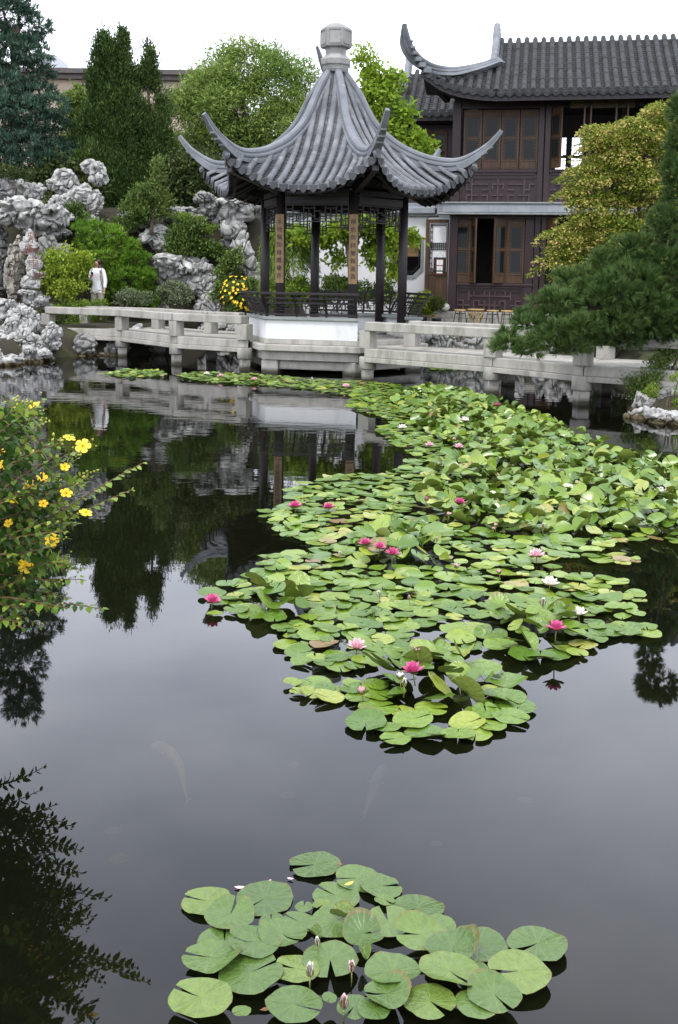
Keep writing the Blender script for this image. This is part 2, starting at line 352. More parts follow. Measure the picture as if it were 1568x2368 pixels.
# ---- columns
for k in range(6):
    c = hd(k) * 1.56
    co = MB().lathe([(.10, .74), (.10, 2.1), (.093, 3.75)], 18, c).build('column', M['lacquer'], pav, True)
    co.data.polygons.foreach_set('use_smooth', np.array([len(p.vertices) == 4 for p in co.data.polygons]))
    MB().lathe([(.15, .703), (.175, .74), (.175, .80), (.14, .835)], 18, c).build('column_base', M['stone'], co, True)
# ---- beams and hanging lattice
for k in range(6):
    A, B = hd(k) * 1.56, hd(k + 1) * 1.56; u = (B - A).normalized(); L0 = (B - A).length; nrm = (A + B).normalized()
    A = A + u * .1; B = B - u * .1; L1 = L0 - .2
    MB().beam(A + Vector((0, 0, 3.56)), B + Vector((0, 0, 3.56)), .11, .16).build('beam', M['lacquer'], pav, bevel=.01)
    MB().beam(A + Vector((0, 0, 3.72)), B + Vector((0, 0, 3.72)), .14, .12).build('beam', M['lacquer'], pav, bevel=.01)
    f = MB(); fr = .022
    def lp(x, z): return A + u * x + Vector((0, 0, z))
    z0, z1 = 3.10, 3.47
    f.beam(lp(0, z1), lp(L1, z1), .03, .03)
    # stepped lower outline: deep at the columns, shallow in the middle
    zm = 3.20
    for (xa, xb, z) in ((0, .16, z0 - .12), (.16, L1 - .16, z0 + .03), (L1 - .16, L1, z0 - .12)): f.beam(lp(xa, z), lp(xb, z), .026, .022)
    for x, za in ((.012, z0 - .12), (.16, z0 - .12), (L1 - .16, z0 - .12), (L1 - .012, z0 - .12)): f.beam(lp(x, za), lp(x, z1), .026, .022, u)
    random.seed(40 + k); n = 9; cw = (L1 - .32) / n
    for s in range(n + 1):
        x = .16 + cw * s
        a_, b_ = [(z0 + .03, 3.24), (3.18, z1), (3.26, 3.40), (z0 + .03, z1)][s % 4]
        f.beam(lp(x, a_), lp(x, b_), .022, .018, u)
        if s < n:
            for z in ([3.18, 3.34], [3.24, 3.40], [3.26, 3.40], [3.18, 3.30])[s % 4]:
                f.beam(lp(x - cw * .3, z), lp(x + cw * 1.1, z), .022, .018)
    for sx_ in (0, L1 - .16):
        for z in (3.06, 3.16, 3.27, 3.38): f.beam(lp(sx_, z), lp(sx_ + .16, z), .022, .016)
        f.beam(lp(sx_ + .08, 3.0), lp(sx_ + .08, 3.3), .02, .016, u)
    f.build('hanging_lattice', M['lacquer'], pav)
# ---- couplet boards on the two front columns, with brushed characters
def text_mesh(chars, size, mat, name, extrude=.002):
    cu = bpy.data.curves.new(name, 'FONT'); cu.body = chars; cu.size = size; cu.align_x = 'CENTER'; cu.align_y = 'CENTER'; cu.extrude = extrude; cu.resolution_u = 2
    o = bpy.data.objects.new(name, cu); COL.objects.link(o)
    dg = bpy.context.evaluated_depsgraph_get(); me = bpy.data.meshes.new_from_object(o.evaluated_get(dg)); me.name = name
    bpy.data.objects.remove(o); bpy.data.curves.remove(cu)
    me.materials.clear(); me.materials.append(mat); return me
M['board'] = pmat('weathered_board', (.16, .098, .048), (.265, .17, .09), rough=.7, scale=3, bump=.1, stretch=(8, 8, .8), c3=(.11, .065, .03), s3=1.4, t3=(.55, .8))
def stand_up(o, pos, facing):             # text plane upright, facing direction
    z = Vector(facing).normalized(); y = Vector((0, 0, 1)); x = y.cross(z).normalized()
    m_ = Matrix(((x.x, y.x, z.x, pos[0]), (x.y, y.y, z.y, pos[1]), (x.z, y.z, z.z, pos[2]), (0, 0, 0, 1))); o.matrix_local = m_; return m_
for k, chars, tilt in ((2, '水地偏院得飄優衣', -12), (1, '柳色傍詩鶯報進酒', -4)):
    d = Vector((math.sin(rad(tilt)), -math.cos(rad(tilt)), 0)); c = hd(k) * 1.56 + d * .105
    zt, zb = (3.27, 1.86)
    r = Vector((d.y, -d.x, 0)) * -1
    rings = []
    for z in (zb, zt):
        ring = []
        for s in (-1, -.5, 0, .5, 1): ring.append(c + r * (.088 * s) + d * (.016 - .03 * s * s) + Vector((0, 0, z)))
        for s in (1, .5, 0, -.5, -1): ring.append(c + r * (.088 * s) + d * (-.006 - .03 * s * s) + Vector((0, 0, z)))
        rings.append(ring)
    bo = MB().loft(rings).build('couplet_board', M['board'], pav)
    for q, ch in enumerate(chars):
        tx = link('lettering', text_mesh(ch, .115, M['ink'], 'lettering', .001), None, bo)
        stand_up(tx, c + d * .018 + Vector((0, 0, zt - .16 - q * .158)), d)
# ---- roof
pm = spline([.0, .14, .5, .8, 1.2, 1.6, 2.0, 2.35, 2.75], [6.62, 6.36, 5.58, 5.06, 4.54, 4.20, 3.94, 3.76, 3.60])     # slope at mid-face
ph = spline([.0, .15, .59, .89, 1.29, 1.78, 2.28, 2.77, 3.1], [6.65, 6.40, 5.72, 5.15, 4.75, 4.48, 4.34, 4.30, 4.33])  # slope along a hip
T30 = math.tan(rad(30)); C30 = math.cos(rad(30))
def rz(n, s):
    t = min(1.0, abs(s) / max(1e-4, n * T30)); return float(pm(n) + (ph(n / C30) - pm(n)) * t ** 2.4)
def eave(s): return 2.36 + .27 * min(1.0, abs(s) / 1.52) ** 2.6
roof = thing('roof', None, None); roof.parent = pav
def fp(k, n, s, z):                       # face k (between corners k and k+1): outwards n, sideways s
    m_ = hd(k, rad(30)); l = Vector((-m_.y, m_.x, 0)); return m_ * n + l * s + Vector((0, 0, z))
RN = 15; SPC = 3.04 / RN
for k in range(6):
    # deck under the tiles, and the soffit under that
    def sheet(dz, e, n0=.1, ns=22, nn=14):
        rings = []
        for i in range(ns + 1):
            q = -1 + 2 * i / ns; row = []
            for j in range(nn + 1):
                g = j / nn; ne = eave(q * 1.52) + e; n = n0 + (ne - n0) * g; s = q * n * T30 * .998
                row.append(fp(k, n, s, rz(n, s) + dz))
            rings.append(row)
        return rings
    MB().loft(sheet(-.02, -.02), closed=False, caps=False).build('roof_deck', M['pan'], roof, True)
    MB().loft(sheet(-.16, -.05, 1.2), closed=False, caps=False).build('soffit', M['lacquer'], roof, True)
    # fascia: dark curved board below the tile ends
    rings = []
    for i in range(25):
        q = -1 + 2 * i / 24; s = q * 1.535; ne = eave(s) - .06; z = rz(ne, s)
        rings.append([fp(k, ne, s, z - .02), fp(k, ne, s, z - .17), fp(k, ne - .06, s * .98, z - .17), fp(k, ne - .06, s * .98, z - .02)])
    MB().loft(rings).build('fascia', M['lacquer'], roof)
    for r_ in range(9):                   # rafters
        s = -1.2 + 2.4 * r_ / 8; f = MB(); pts = []
        n0 = max(1.38, abs(s) / T30 * 1.02)
        for j in range(5):
            n = n0 + (eave(s) - .1 - n0) * j / 4; pts.append(fp(k, n, s, rz(n, s) - .2))
        if pts[0] != pts[-1] and n0 < eave(s) - .2: f.tube(pts, .032, 6).build('rafter', M['lacquer'], roof)
    # pans: stepped concave tiles between the rolls; rolls: jointed half-round tiles ending in a round cap and a drip
    for r_ in range(RN + 1):
        s = -1.52 + SPC * r_; n0 = max(.16, abs(s) / T30 * 1.0 - .02); n1 = eave(s) + .03
        if n1 - n0 < .08: n0 = n1 - .08
        b = MB(); nseg = max(1, int((n1 - n0) / .235)); R0 = .072
        for q in range(nseg):
            na, nb_ = n1 - (n1 - n0) * (q + 1) / nseg, n1 - (n1 - n0) * q / nseg
            rings = []
            for (n, R) in ((na - .015, R0 * .88), ((na + nb_) / 2, R0 * .95), (nb_ - .004, R0), (nb_, R0 * .90)):
                z = rz(max(n, .12), s); ring = []
                for a in range(7):
                    an = math.pi * a / 6; ring.append(fp(k, n, s + R * math.cos(an), z + R * math.sin(an) * 1.15 + .025))
                rings.append(ring)
            b.loft(rings, closed=True, caps=True)
        z = rz(n1, s)                     # round cap
        ring = [fp(k, n1 + .004, s + R0 * 1.05 * math.cos(2 * math.pi * a / 12), z + .015 + R0 * 1.05 * math.sin(2 * math.pi * a / 12)) for a in range(12)]
        ring2 = [fp(k, n1 - .05, s + R0 * 1.05 * math.cos(2 * math.pi * a / 12), z + .03 + R0 * 1.05 * math.sin(2 * math.pi * a / 12)) for a in range(12)]
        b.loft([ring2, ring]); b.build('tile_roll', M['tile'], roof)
    for r_ in range(RN):
        s = -1.52 + SPC * (r_ + .5); n0 = max(.2, abs(s) / T30); n1 = eave(s) + .015
        if n1 - n0 < .06: continue
        b = MB(); nseg = max(1, int((n1 - n0) / .085)); W = SPC * .36
        for q in range(nseg):
            na, nb_ = n0 + (n1 - n0) * q / nseg, n0 + (n1 - n0) * (q + 1) / nseg; V = []
            for (n, dz) in ((na, .002), (nb_ + .012, .022), (nb_ + .012, .004)):
                z = rz(n, s)
                for x in (-1, -.4, .4, 1): V.append(fp(k, n, s + W * x, z + dz + .035 * x * x - .025))
            b.add(V, [(0, 1, 5, 4), (1, 2, 6, 5), (2, 3, 7, 6), (4, 5, 9, 8), (5, 6, 10, 9), (6, 7, 11, 10)])
        z = rz(n1, s)                     # drip tile: pointed tongue hanging at the eave
        pr = [(-1, .03), (1, .03), (.95, -.03), (.55, -.085), (0, -.115), (-.55, -.085), (-.95, -.03)]
        b.loft([[fp(k, n1 + .012, s + W * 1.15 * x, z + y + .005) for (x, y) in pr], [fp(k, n1 + .032, s + W * 1.15 * x, z + y - .01) for (x, y) in pr]])
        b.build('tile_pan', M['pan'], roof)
# hip ridges with upturned horns
hz = spline([.10, .35, .59, .89, 1.29, 1.78, 2.28, 2.70, 3.05, 3.33, 3.56], [6.60, 6.26, 5.92, 5.38, 4.98, 4.70, 4.55, 4.53, 4.67, 4.86, 5.10])
SEC = [(-.5, 0), (-.5, .22), (-.36, .26), (-.36, .36), (-.46, .42), (-.46, .54), (-.34, .60), (-.34, .68), (-.40, .74), (-.36, .90), (-.18, 1.0), (.18, 1.0), (.36, .90), (.40, .74), (.34, .68), (.34, .60), (.46, .54), (.46, .42), (.36, .36), (.36, .26), (.5, .22), (.5, 0)]
def ridge_sweep(pts, widths, heights, lat):
    rings = []
    for i, p in enumerate(pts):
        t_ = (pts[min(i + 1, len(pts) - 1)] - pts[max(i - 1, 0)]).normalized(); up = lat.cross(t_); up = up if up.z > 0 else -up
        rings.append([p + lat * (x * widths[i]) + up * ((y - 1.0) * heights[i]) for (x, y) in SEC])
    return rings
for k in range(6):
    d = hd(k); lat = Vector((-d.y, d.x, 0)); rs = np.linspace(.12, 3.56, 46); pts = [d * float(r) + Vector((0, 0, float(hz(r)))) for r in rs]
    wd = [float(np.interp(r, [0, .4, 2.5, 3.1, 3.56], [.14, .21, .22, .16, .10])) for r in rs]
    ht = [float(np.interp(r, [0, .4, 2.4, 2.8, 3.15, 3.56], [.22, .32, .30, .25, .16, .08])) for r in rs]
    rg = MB().loft(ridge_sweep(pts, wd, ht, lat)).build('hip_ridge', M['ridge'], roof, False)
    # stepped corbels that carry the horn
    for (r, hgt_, wd_) in ((2.78, .26, .19), (2.93, .21, .17), (3.07, .18, .155), (3.2, .15, .14), (3.32, .12, .12)):
        z = float(hz(r)); cb = MB(); ax = d * r + Vector((0, 0, z - .16 - hgt_ * .35)); up = (d * .55 + Vector((0, 0, .85))).normalized(); tn = (d * .85 - Vector((0, 0, .35))).normalized()
        cb.beam(ax - d * .10, ax + d * .09 + Vector((0, 0, .10)), wd_, hgt_ * .55, (0, 0, 1)); cb.build('horn_corbel', M['ridge'], rg, bevel=.012)
    # big corner beam under the horn
    MB().beam(d * 1.6 + Vector((0, 0, 3.76)), d * 2.95 + Vector((0, 0, 4.10)), .13, .17).build('corner_beam', M['lacquer'], roof, bevel=.01)
# finial: hexagonal base, neck and faceted block
fi = MB().lathe([(.26, 6.33), (.29, 6.39), (.30, 6.46), (.33, 6.49), (.34, 6.60), (.27, 6.66), (.235, 6.70), (.235, 6.81), (.27, 6.84)], 8, (0, 0, 0), rad(20)).build('finial', M['finial'], roof, bevel=.01)
MB().lathe([(.33, 6.842), (.345, 6.87), (.345, 7.22), (.30, 7.27), (.23, 7.30), (.21, 7.325), (.16, 7.34)], 6, (0, 0, 0), PA * -1 + rad(10)).build('finial_block', M['finial'], fi, bevel=.012)
for k in range(6):
    a = PA * -1 + rad(10) + rad(60) * k + rad(30); n_ = Vector((math.cos(a), math.sin(a), 0)); l = Vector((-n_.y, n_.x, 0)); q = MB()
    c = n_ * (.345 * C30 + .004)
    for (x0, z0, x1, z1) in ((-.13, 6.91, .13, 6.91), (-.13, 7.19, .13, 7.19), (-.13, 6.91, -.13, 7.19), (.13, 6.91, .13, 7.19)):
        q.beam(c + l * x0 + Vector((0, 0, z0)), c + l * x1 + Vector((0, 0, z1)), .02, .02, n_)
    q.build('finial_moulding', M['finial'], fi)
MB().lathe([(1.4, 3.80), (1.38, 3.86)], 6, (0, 0, 0), -PA).build('ceiling', M['lacquer'], roof)
# ================================================================== stone bridges
def bridge(name, label, group, fr, rr, deck_z, front_posts, rear_posts, piers, rear_rail=None):
    """fr / rr: front and rear edge points of the walk (x, y); posts are points on those edges"""
    b = thing(name, label, 'bridge', (fr[0][0], fr[0][1], 0), 0, group); o = Vector((fr[0][0], fr[0][1], 0))
    f = [Vector((p[0], p[1], 0)) - o for p in fr]; r = [Vector((p[0], p[1], 0)) - o for p in rr]
    for i in range(len(f) - 1):
        u = (f[i + 1] - f[i]).normalized() * .006; u2 = (r[i + 1] - r[i]).normalized() * .006
        MB().prism([f[i] + u, f[i + 1] - u, r[i + 1] - u2, r[i] + u2], deck_z - .165, deck_z).build('deck_slab', M['stone'], b, bevel=.012)
        for (a, c) in ((f[i], f[i + 1]), (r[i], r[i + 1])):
            inn = (((r[i] + r[i + 1]) - (f[i] + f[i + 1])).normalized()) * (.10 if a is f[i] else -.10); q = Vector((0, 0, deck_z - .215)); inn = inn * 2.6
            u = (c - a).normalized() * .03
            MB().beam(a + inn * .2 + u + q - inn * .0, c + inn * .2 - u + q, .16, .095).build('edge_beam', M['stone'], b, bevel=.012)
    def rails(pts, n):
        for i in range(len(pts) - 1):
            a, c = Vector((pts[i][0], pts[i][1], 0)) - o, Vector((pts[i + 1][0], pts[i + 1][1], 0)) - o; u = (c - a).normalized() * .004
            q = Vector((0, 0, deck_z + .425)); MB().beam(a + q + u, c + q - u, .27, .17).build('rail', M['stone'], b, bevel=.015)
        for (px_, py_) in pts:
            p = Vector((px_, py_, 0)) - o; j = pts.index((px_, py_)); k2 = min(j + 1, len(pts) - 1); k1 = max(j - 1, 0)
            an = math.atan2(pts[k2][1] - pts[k1][1], pts[k2][0] - pts[k1][0])
            MB().box((p.x, p.y, deck_z + .169), (.26, .235, .340), an).build('post', M['stone'], b, bevel=.012)
    rails(front_posts, 0); rails(rear_posts, 0)
    for (px_, py_, an) in piers:
        p = Vector((px_, py_, 0)) - o; c = MB().box((p.x, p.y, -.17), (.21, .21, .80), an).build('pier', M['stone'], b, bevel=.015)
        ca = MB(); ca.lathe([(.150, .235), (.165, .25), (.165, .462), (.158, .473)], 20, p); ca.build('pier_cap', M['stone'], c, True)
        c.children[0].data.polygons.foreach_set('use_smooth', np.array([len(q.vertices) == 4 for q in c.children[0].data.polygons]))
    return b
DZ = .64
def xy(px, py, z=DZ): v = at_z(px, py, z); return (round(v.x, 3), round(v.y, 3))
lf = [xy(104, 756), xy(280, 764), xy(409, 778), xy(574, 787)]
lr = [xy(150, 744), xy(330, 750), xy(488, 764), xy(590, 768)]
lfp = [xy(112, 756), xy(282, 763.5), xy(408, 777), xy(566, 786)]
lrp = [xy(199, 753.5), xy(366, 760), xy(488, 771), xy(560, 774)]
lp_ = []
for p in (lfp[1], lfp[2], lfp[3], lrp[1], lrp[2]): lp_.append((p[0], p[1] + (.02), .3))
bridge('stone_bridge', 'pale zigzag stone bridge from the rocks to the pavilion, woman standing beyond it', 'stone bridges', lf, lr, DZ, lfp, lrp, lp_)
rf = [xy(842, 806), xy(1140, 827), xy(1350, 846), xy(1640, 862)]
rr_ = [xy(905, 797), xy(1175, 811), xy(1400, 828), xy(1640, 840)]
rfp = [xy(851, 805), xy(1140, 826), xy(1348, 845), xy(1600, 859)]
rrp = [xy(952, 801), xy(1178, 813), xy(1400, 830), xy(1600, 840)]
rp_ = [(p[0], p[1] + .02, .2) for p in (rfp[0], rfp[1], rfp[2], rfp[3], rrp[1], rrp[2])]
bridge('stone_bridge', 'pale zigzag stone bridge from the pavilion to the bank behind the pine', 'stone bridges', rf, rr_, DZ, rfp, rrp, rp_)
# ================================================================== two-storey hall, its wing and the white garden wall
HA = rad(10); HO = at_y(1042, 735, 30.0); HO.z = 0.0
HX = Vector((math.cos(HA), -math.sin(HA), 0)); HY = Vector((math.sin(HA), math.cos(HA), 0))
def hp(px, py, dep=0.0):                  # facade coordinates (along, up) of a sight line on the plane dep metres behind the facade
    d = ray(px, py); o = Vector((0, 0, CAM_H)); k = (HO + HY * dep - o).dot(HY) / d.dot(HY); q = o + d * k
    return (q - HO).dot(HX), q.z
def hworld(lx, dep, z): return HO + HX * lx + HY * dep + Vector((0, 0, z))
M['glass'] = pmat('dark_window_glass', (.010, .012, .012), (.014, .016, .015), rough=.05, spec=.14)
M['plum_lit'] = pmat('toplit_plum_lacquer', (.050, .026, .031), (.080, .044, .050), rough=.5, scale=5)  # plum lacquer painted lighter, as if the fret bars caught light from above
M['band'] = pmat('blue_grey_stone_band', (.20, .22, .245), (.29, .30, .32), rough=.75, scale=3, bump=.12, island=.12)
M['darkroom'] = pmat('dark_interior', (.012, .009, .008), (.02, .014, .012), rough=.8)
M['signboard'] = pmat('old_gold_board', (.055, .040, .016), (.085, .062, .026), rough=.7, scale=3)
hall = thing('two_storey_hall', 'dark two-storey timber hall with tiled upturned roof behind the pavilion', 'building', HO, -HA)
wing = thing('hall_wing', 'lower dark wing with small tiled roof between the pavilion and the big hall', 'building', HO, -HA)
def lattice(parent, name, x0, x1, z0, z1, y, mat, cell=.13, bar=.022, depth=.02, seed=1):
    """Chinese step-fret: a grid from which segments are left out, mirrored about the middle"""
    m_ = MB(); nx_ = max(4, int(round((x1 - x0) / cell / 2)) * 2); nz = max(3, int(round((z1 - z0) / cell))); cx = (x1 - x0) / nx_; cz = (z1 - z0) / nz
    rng = random.Random(seed); half = nx_ // 2
    keep_h = [[rng.random() < .60 for _ in range(half)] for _ in range(nz + 1)]; keep_v = [[rng.random() < .55 for _ in range(nz)] for _ in range(half + 1)]
    for j in range(1, nz):
        for i in range(nx_):
            ii_ = i if i < half else nx_ - 1 - i
            if keep_h[j][ii_]: m_.bx(x0 + i * cx - bar / 2, x0 + (i + 1) * cx + bar / 2, y - depth, y, z0 + j * cz - bar / 2, z0 + j * cz + bar / 2)
    for i in range(1, nx_):
        ii_ = i if i <= half else nx_ - i
        for j in range(nz):
            if keep_v[ii_][j] or i == half: m_.bx(x0 + i * cx - bar / 2, x0 + i * cx + bar / 2, y - depth * .9, y, z0 + j * cz, z0 + (j + 1) * cz)
    return tag(m_.build(name, mat, parent), kind='stuff')
def leaf(parent, x, z0, w_, h_, dep, ang=0.0, hinge='l', back=False):
    """one window leaf: frame, two panes ringed by small ornament bars, solid bottom panel"""
    e = thing('window', None, None); e.parent = parent; e.location = (x, dep, z0); e.rotation_euler = (0, 0, ang)
    s = 1 if hinge == 'l' else -1
    def X(a, b): return (a, b) if s > 0 else (-b, -a)
    f = MB(); st = min(.048, w_ * .095); t = .045
    def bar(xa, xb, za, zb, d=t):
        a, b = X(xa, xb); f.bx(a, b, -d / 2, d / 2, za, zb)
    bar(0, st, 0, h_); bar(w_ - st, w_, 0, h_)
    zs = [0, .035, h_ * .115, h_ * .15, h_ * .50, h_ * .54, h_ * .88, h_ * .91, h_ - .03, h_]
    for a, b in ((0, .035), (h_ * .125, h_ * .15), (h_ * .505, h_ * .53), (h_ * .885, h_ * .91), (h_ - .035, h_)): bar(st, w_ - st, a, b)
    bar(st, w_ - st, .035, h_ * .125, t * .5); bar(st, w_ - st, h_ * .91, h_ - .035, t * .5)
    f.build('window_frame', M['wood'], e, bevel=.004, seg=1)
    orn = MB(); g = w_ * .085
    for (za, zb) in ((h_ * .15, h_ * .505), (h_ * .53, h_ * .885)):
        xa, xb = st, w_ - st; q = .014
        def ob(x0_, x1_, z0_, z1_):
            a, b = X(x0_, x1_); orn.bx(a, b, -.014, .014, z0_, z1_)
        ob(xa + g, xa + g + q, za + g * .6, zb - g * .6); ob(xb - g - q, xb - g, za + g * .6, zb - g * .6); ob(xa + g, xb - g, za + g * .6, za + g * .6 + q); ob(xa + g, xb - g, zb - g * .6 - q, zb - g * .6)
        for (x0_, x1_, z0_, z1_) in ((xa, xa + g * .45, za, zb), (xb - g * .45, xb, za, zb), (xa + g * .45, xb - g * .45, za, za + g * .3), (xa + g * .45, xb - g * .45, zb - g * .3, zb)):
            a, b = X(x0_, x1_); orn.bx(a, b, -.004, .0015, z0_, z1_)
        for k in range(6):
            z = za + (zb - za) * (k + .5) / 6; ob(xa, xa + g, z - .008, z + .008); ob(xb - g, xb, z - .008, z + .008)
            ob(xa + g * .4, xa + g * .6, z - .03, z + .03); ob(xb - g * .6, xb - g * .4, z - .03, z + .03)
        for k in range(4):
            x_ = xa + (xb - xa) * (k + .5) / 4; ob(x_ - .007, x_ + .007, za, za + g * .6); ob(x_ - .007, x_ + .007, zb - g * .6, zb)
        a, b = X(xa + .001, xb - .001); MB().bx(a, b, .002, .008, za + .001, zb - .001).build('pane', M['glass'], e)
    orn.build('pane_ornament', M['wood'], e)
    return e
def px_box(parent, name, x0, x1, y0, y1, dep, thick, mat, bevel=.006):
    a, zt = hp(x0, y0, dep); b, zb = hp(x1, y1, dep)
    return MB().bx(a, b, dep, dep + thick, zb, zt).build(name, mat, parent, bevel=bevel)
LX = lambda px, py=450, dep=0.0: hp(px, py, dep)[0]
LZ = lambda py, px=1150, dep=0.0: hp(px, py, dep)[1]
zG0 = LZ(722); zG1 = LZ(503); zB0, zB1 = LZ(499), LZ(471); zU0 = LZ(470); zU1 = LZ(236)
Wd = 9.0                                   # the hall runs on past the right edge of the picture
x_p0, x_p1 = LX(1046), LX(1252)
# posts
for (xa, xb, za, zb) in ((1043, 1062, 722, 236), (1240, 1253, 722, 236), (1255, 1268, 722, 236)):
    a, b = LX(xa), LX(xb); MB().bx(a, b, -.10, .10, zG0, zU1).build('post', M['plum'], hall, bevel=.012)
for x_ in (x_p1 + 2.9, x_p1 + 5.6): MB().bx(x_ - .12, x_ + .12, -.10, .10, zG0, zU1).build('post', M['plum'], hall, bevel=.012)
# interior: floors, back wall with window openings, side wall
DEP = 4.6
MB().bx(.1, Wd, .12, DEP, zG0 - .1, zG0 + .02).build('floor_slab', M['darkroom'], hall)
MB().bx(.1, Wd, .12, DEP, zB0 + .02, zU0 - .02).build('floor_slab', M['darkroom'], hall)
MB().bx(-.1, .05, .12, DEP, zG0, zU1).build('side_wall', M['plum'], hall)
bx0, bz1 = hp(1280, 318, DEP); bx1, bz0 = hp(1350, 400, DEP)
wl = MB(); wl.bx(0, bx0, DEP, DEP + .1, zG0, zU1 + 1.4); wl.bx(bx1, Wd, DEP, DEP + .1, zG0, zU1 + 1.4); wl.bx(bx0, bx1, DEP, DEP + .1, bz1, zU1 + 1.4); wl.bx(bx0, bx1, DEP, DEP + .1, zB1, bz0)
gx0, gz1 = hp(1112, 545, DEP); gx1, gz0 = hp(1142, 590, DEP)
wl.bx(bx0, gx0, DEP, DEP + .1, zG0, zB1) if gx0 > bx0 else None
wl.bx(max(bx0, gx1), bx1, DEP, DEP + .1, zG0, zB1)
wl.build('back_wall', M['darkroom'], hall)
n_b = 2
for i in range(n_b):                       # light falls through the far windows
    wx = (bx1 - bx0) / n_b; xa = bx0 + i * wx; f = MB()
    f.bx(xa, xa + .09, DEP - .03, DEP, bz0, bz1); f.bx(xa + wx - .09, xa + wx, DEP - .03, DEP, bz0, bz1)
    zc = bz0 + (bz1 - bz0) * .45
    f.bx(xa + .09, xa + wx - .09, DEP - .03, DEP, zc - .04, zc + .04)
    for k in range(7):
        z = bz0 + (bz1 - bz0) * (k + .5) / 7; f.bx(xa + .09, xa + .17, DEP - .02, DEP, z - .012, z + .012); f.bx(xa + wx - .17, xa + wx - .09, DEP - .02, DEP, z - .012, z + .012)
    f.bx(xa + .16, xa + .175, DEP - .02, DEP, bz0, bz1); f.bx(xa + wx - .175, xa + wx - .16, DEP - .02, DEP, bz0, bz1)
    f.build('far_window_lattice', M['lacquer'], hall)
# ---- upper storey
for (a, b) in ((1068, 1110), (1112, 1153.5), (1155, 1196), (1198, 1239.5)):
    xa, xb = LX(a), LX(b); za = LZ(391); zb = LZ(254); leaf(hall, xa, za, xb - xa, zb - za, 0.0)
z_s0, z_s1 = LZ(400), LZ(392)
MB().bx(LX(1063), LX(1240), -.07, .06, z_s0, z_s1).build('sill', M['plum'], hall, bevel=.01)
MB().bx(LX(1063), LX(1240), -.06, .06, LZ(252), LZ(236)).build('lintel', M['plum'], hall, bevel=.01)
MB().bx(LX(1268), Wd, -.07, .06, z_s0, z_s1).build('sill', M['plum'], hall, bevel=.01)
MB().bx(LX(1268), Wd, -.06, .06, LZ(250), LZ(236)).build('lintel', M['plum'], hall, bevel=.01)
zp0, zp1 = LZ(469), LZ(401)
for (xa, xb, sd_) in ((LX(1063), LX(1240), 3), (LX(1268), x_p1 + 2.78, 8), (x_p1 + 3.02, x_p1 + 5.48, 5)):
    pa = MB().bx(xa, xb, -.02, .05, zp0, zp1).build('parapet_panel', M['plum'], hall)
    f = MB()
    for (a, b, c_, d_) in ((xa, xb, zp0, zp0 + .05), (xa, xb, zp1 - .05, zp1), (xa, xb, zp1 - .15, zp1 - .125), (xa, xa + .05, zp0, zp1), (xb - .05, xb, zp0, zp1)): f.bx(a, b, -.055, -.02, c_, d_)
    f.build('panel_frame', M['plum'], pa)
    lattice(pa, 'fretwork', xa + .05, xb - .05, zp0 + .05, zp1 - .15, -.02, M['plum_lit'],   .145, .034, .05, sd_)
za, zb = LZ(391), LZ(252); hh = zb - za
# open leaves of the second bay
leaf(hall, LX(1266), za, .50, hh, 0, rad(-52), 'l'); leaf(hall, LX(1345), za, .50, hh, 0, rad(86), 'r'); leaf(hall, LX(1352), za, .50, hh, 0, rad(-84), 'l')
leaf(hall, LX(1418), za, .50, hh, 0, rad(84), 'r'); leaf(hall, LX(1432), za, .50, hh, 0, rad(-80), 'l'); leaf(hall, LX(1502), za, .5, hh, 0, rad(78), 'r')
# sign board with three characters, read from the right
sx0, sz1 = hp(1320, 226, -.35); sx1, sz0 = hp(1468, 249, -.35)
sb = MB().bx(sx0, sx1, -.37, -.34, sz0, sz1).build('sign_board', M['signboard'], hall, bevel=.006)
for ch, pxc in (('閣', 1361), ('虛', 1397), ('涵', 1436)):
    o = link('lettering', text_mesh(ch, .26, M['ink'], 'lettering', .002), None, sb); lx_, lz_ = hp(pxc, 238, -.375); stand_up(o, (lx_, -.375, lz_), (0, -1, 0))
# ---- stone band between the storeys
bd = MB().bx(LX(1012, 485, -.42), Wd, -.42, .0, zB0 + .01, zB1 - .03).build('stone_band', M['band'], hall, bevel=.01)
xa = LX(1012, 485, -.42); n_s = 15; sw = .62
for i in range(12): MB().bx(xa + .16 + i * sw, xa + .16 + (i + 1) * sw - .006, -.435, -.42, zB0 + .075, zB1 - .06).build('band_slab', M['band'], bd)
MB().bx(xa - .02, Wd, -.47, -.0, zB1 - .029, zB1 + .015).build('band_cap', M['coping'], bd, bevel=.008)
MB().bx(xa - .0, Wd, -.45, -.42, zB0 + .01, zB0 + .045).build('band_foot', M['coping'], bd, bevel=.006)
fr_ = MB()
for (a, b, c_, d_) in ((.02, .12, .10, .115), (.02, .035, .10, .26), (.02, .12, .245, .26), (.105, .12, .16, .26), (.055, .12, .16, .175), (.055, .07, .16, .215)): fr_.bx(xa + a, xa + b, -.437, -.42, zB0 + c_, zB0 + d_)
fr_.build('band_carving', M['band'], bd)
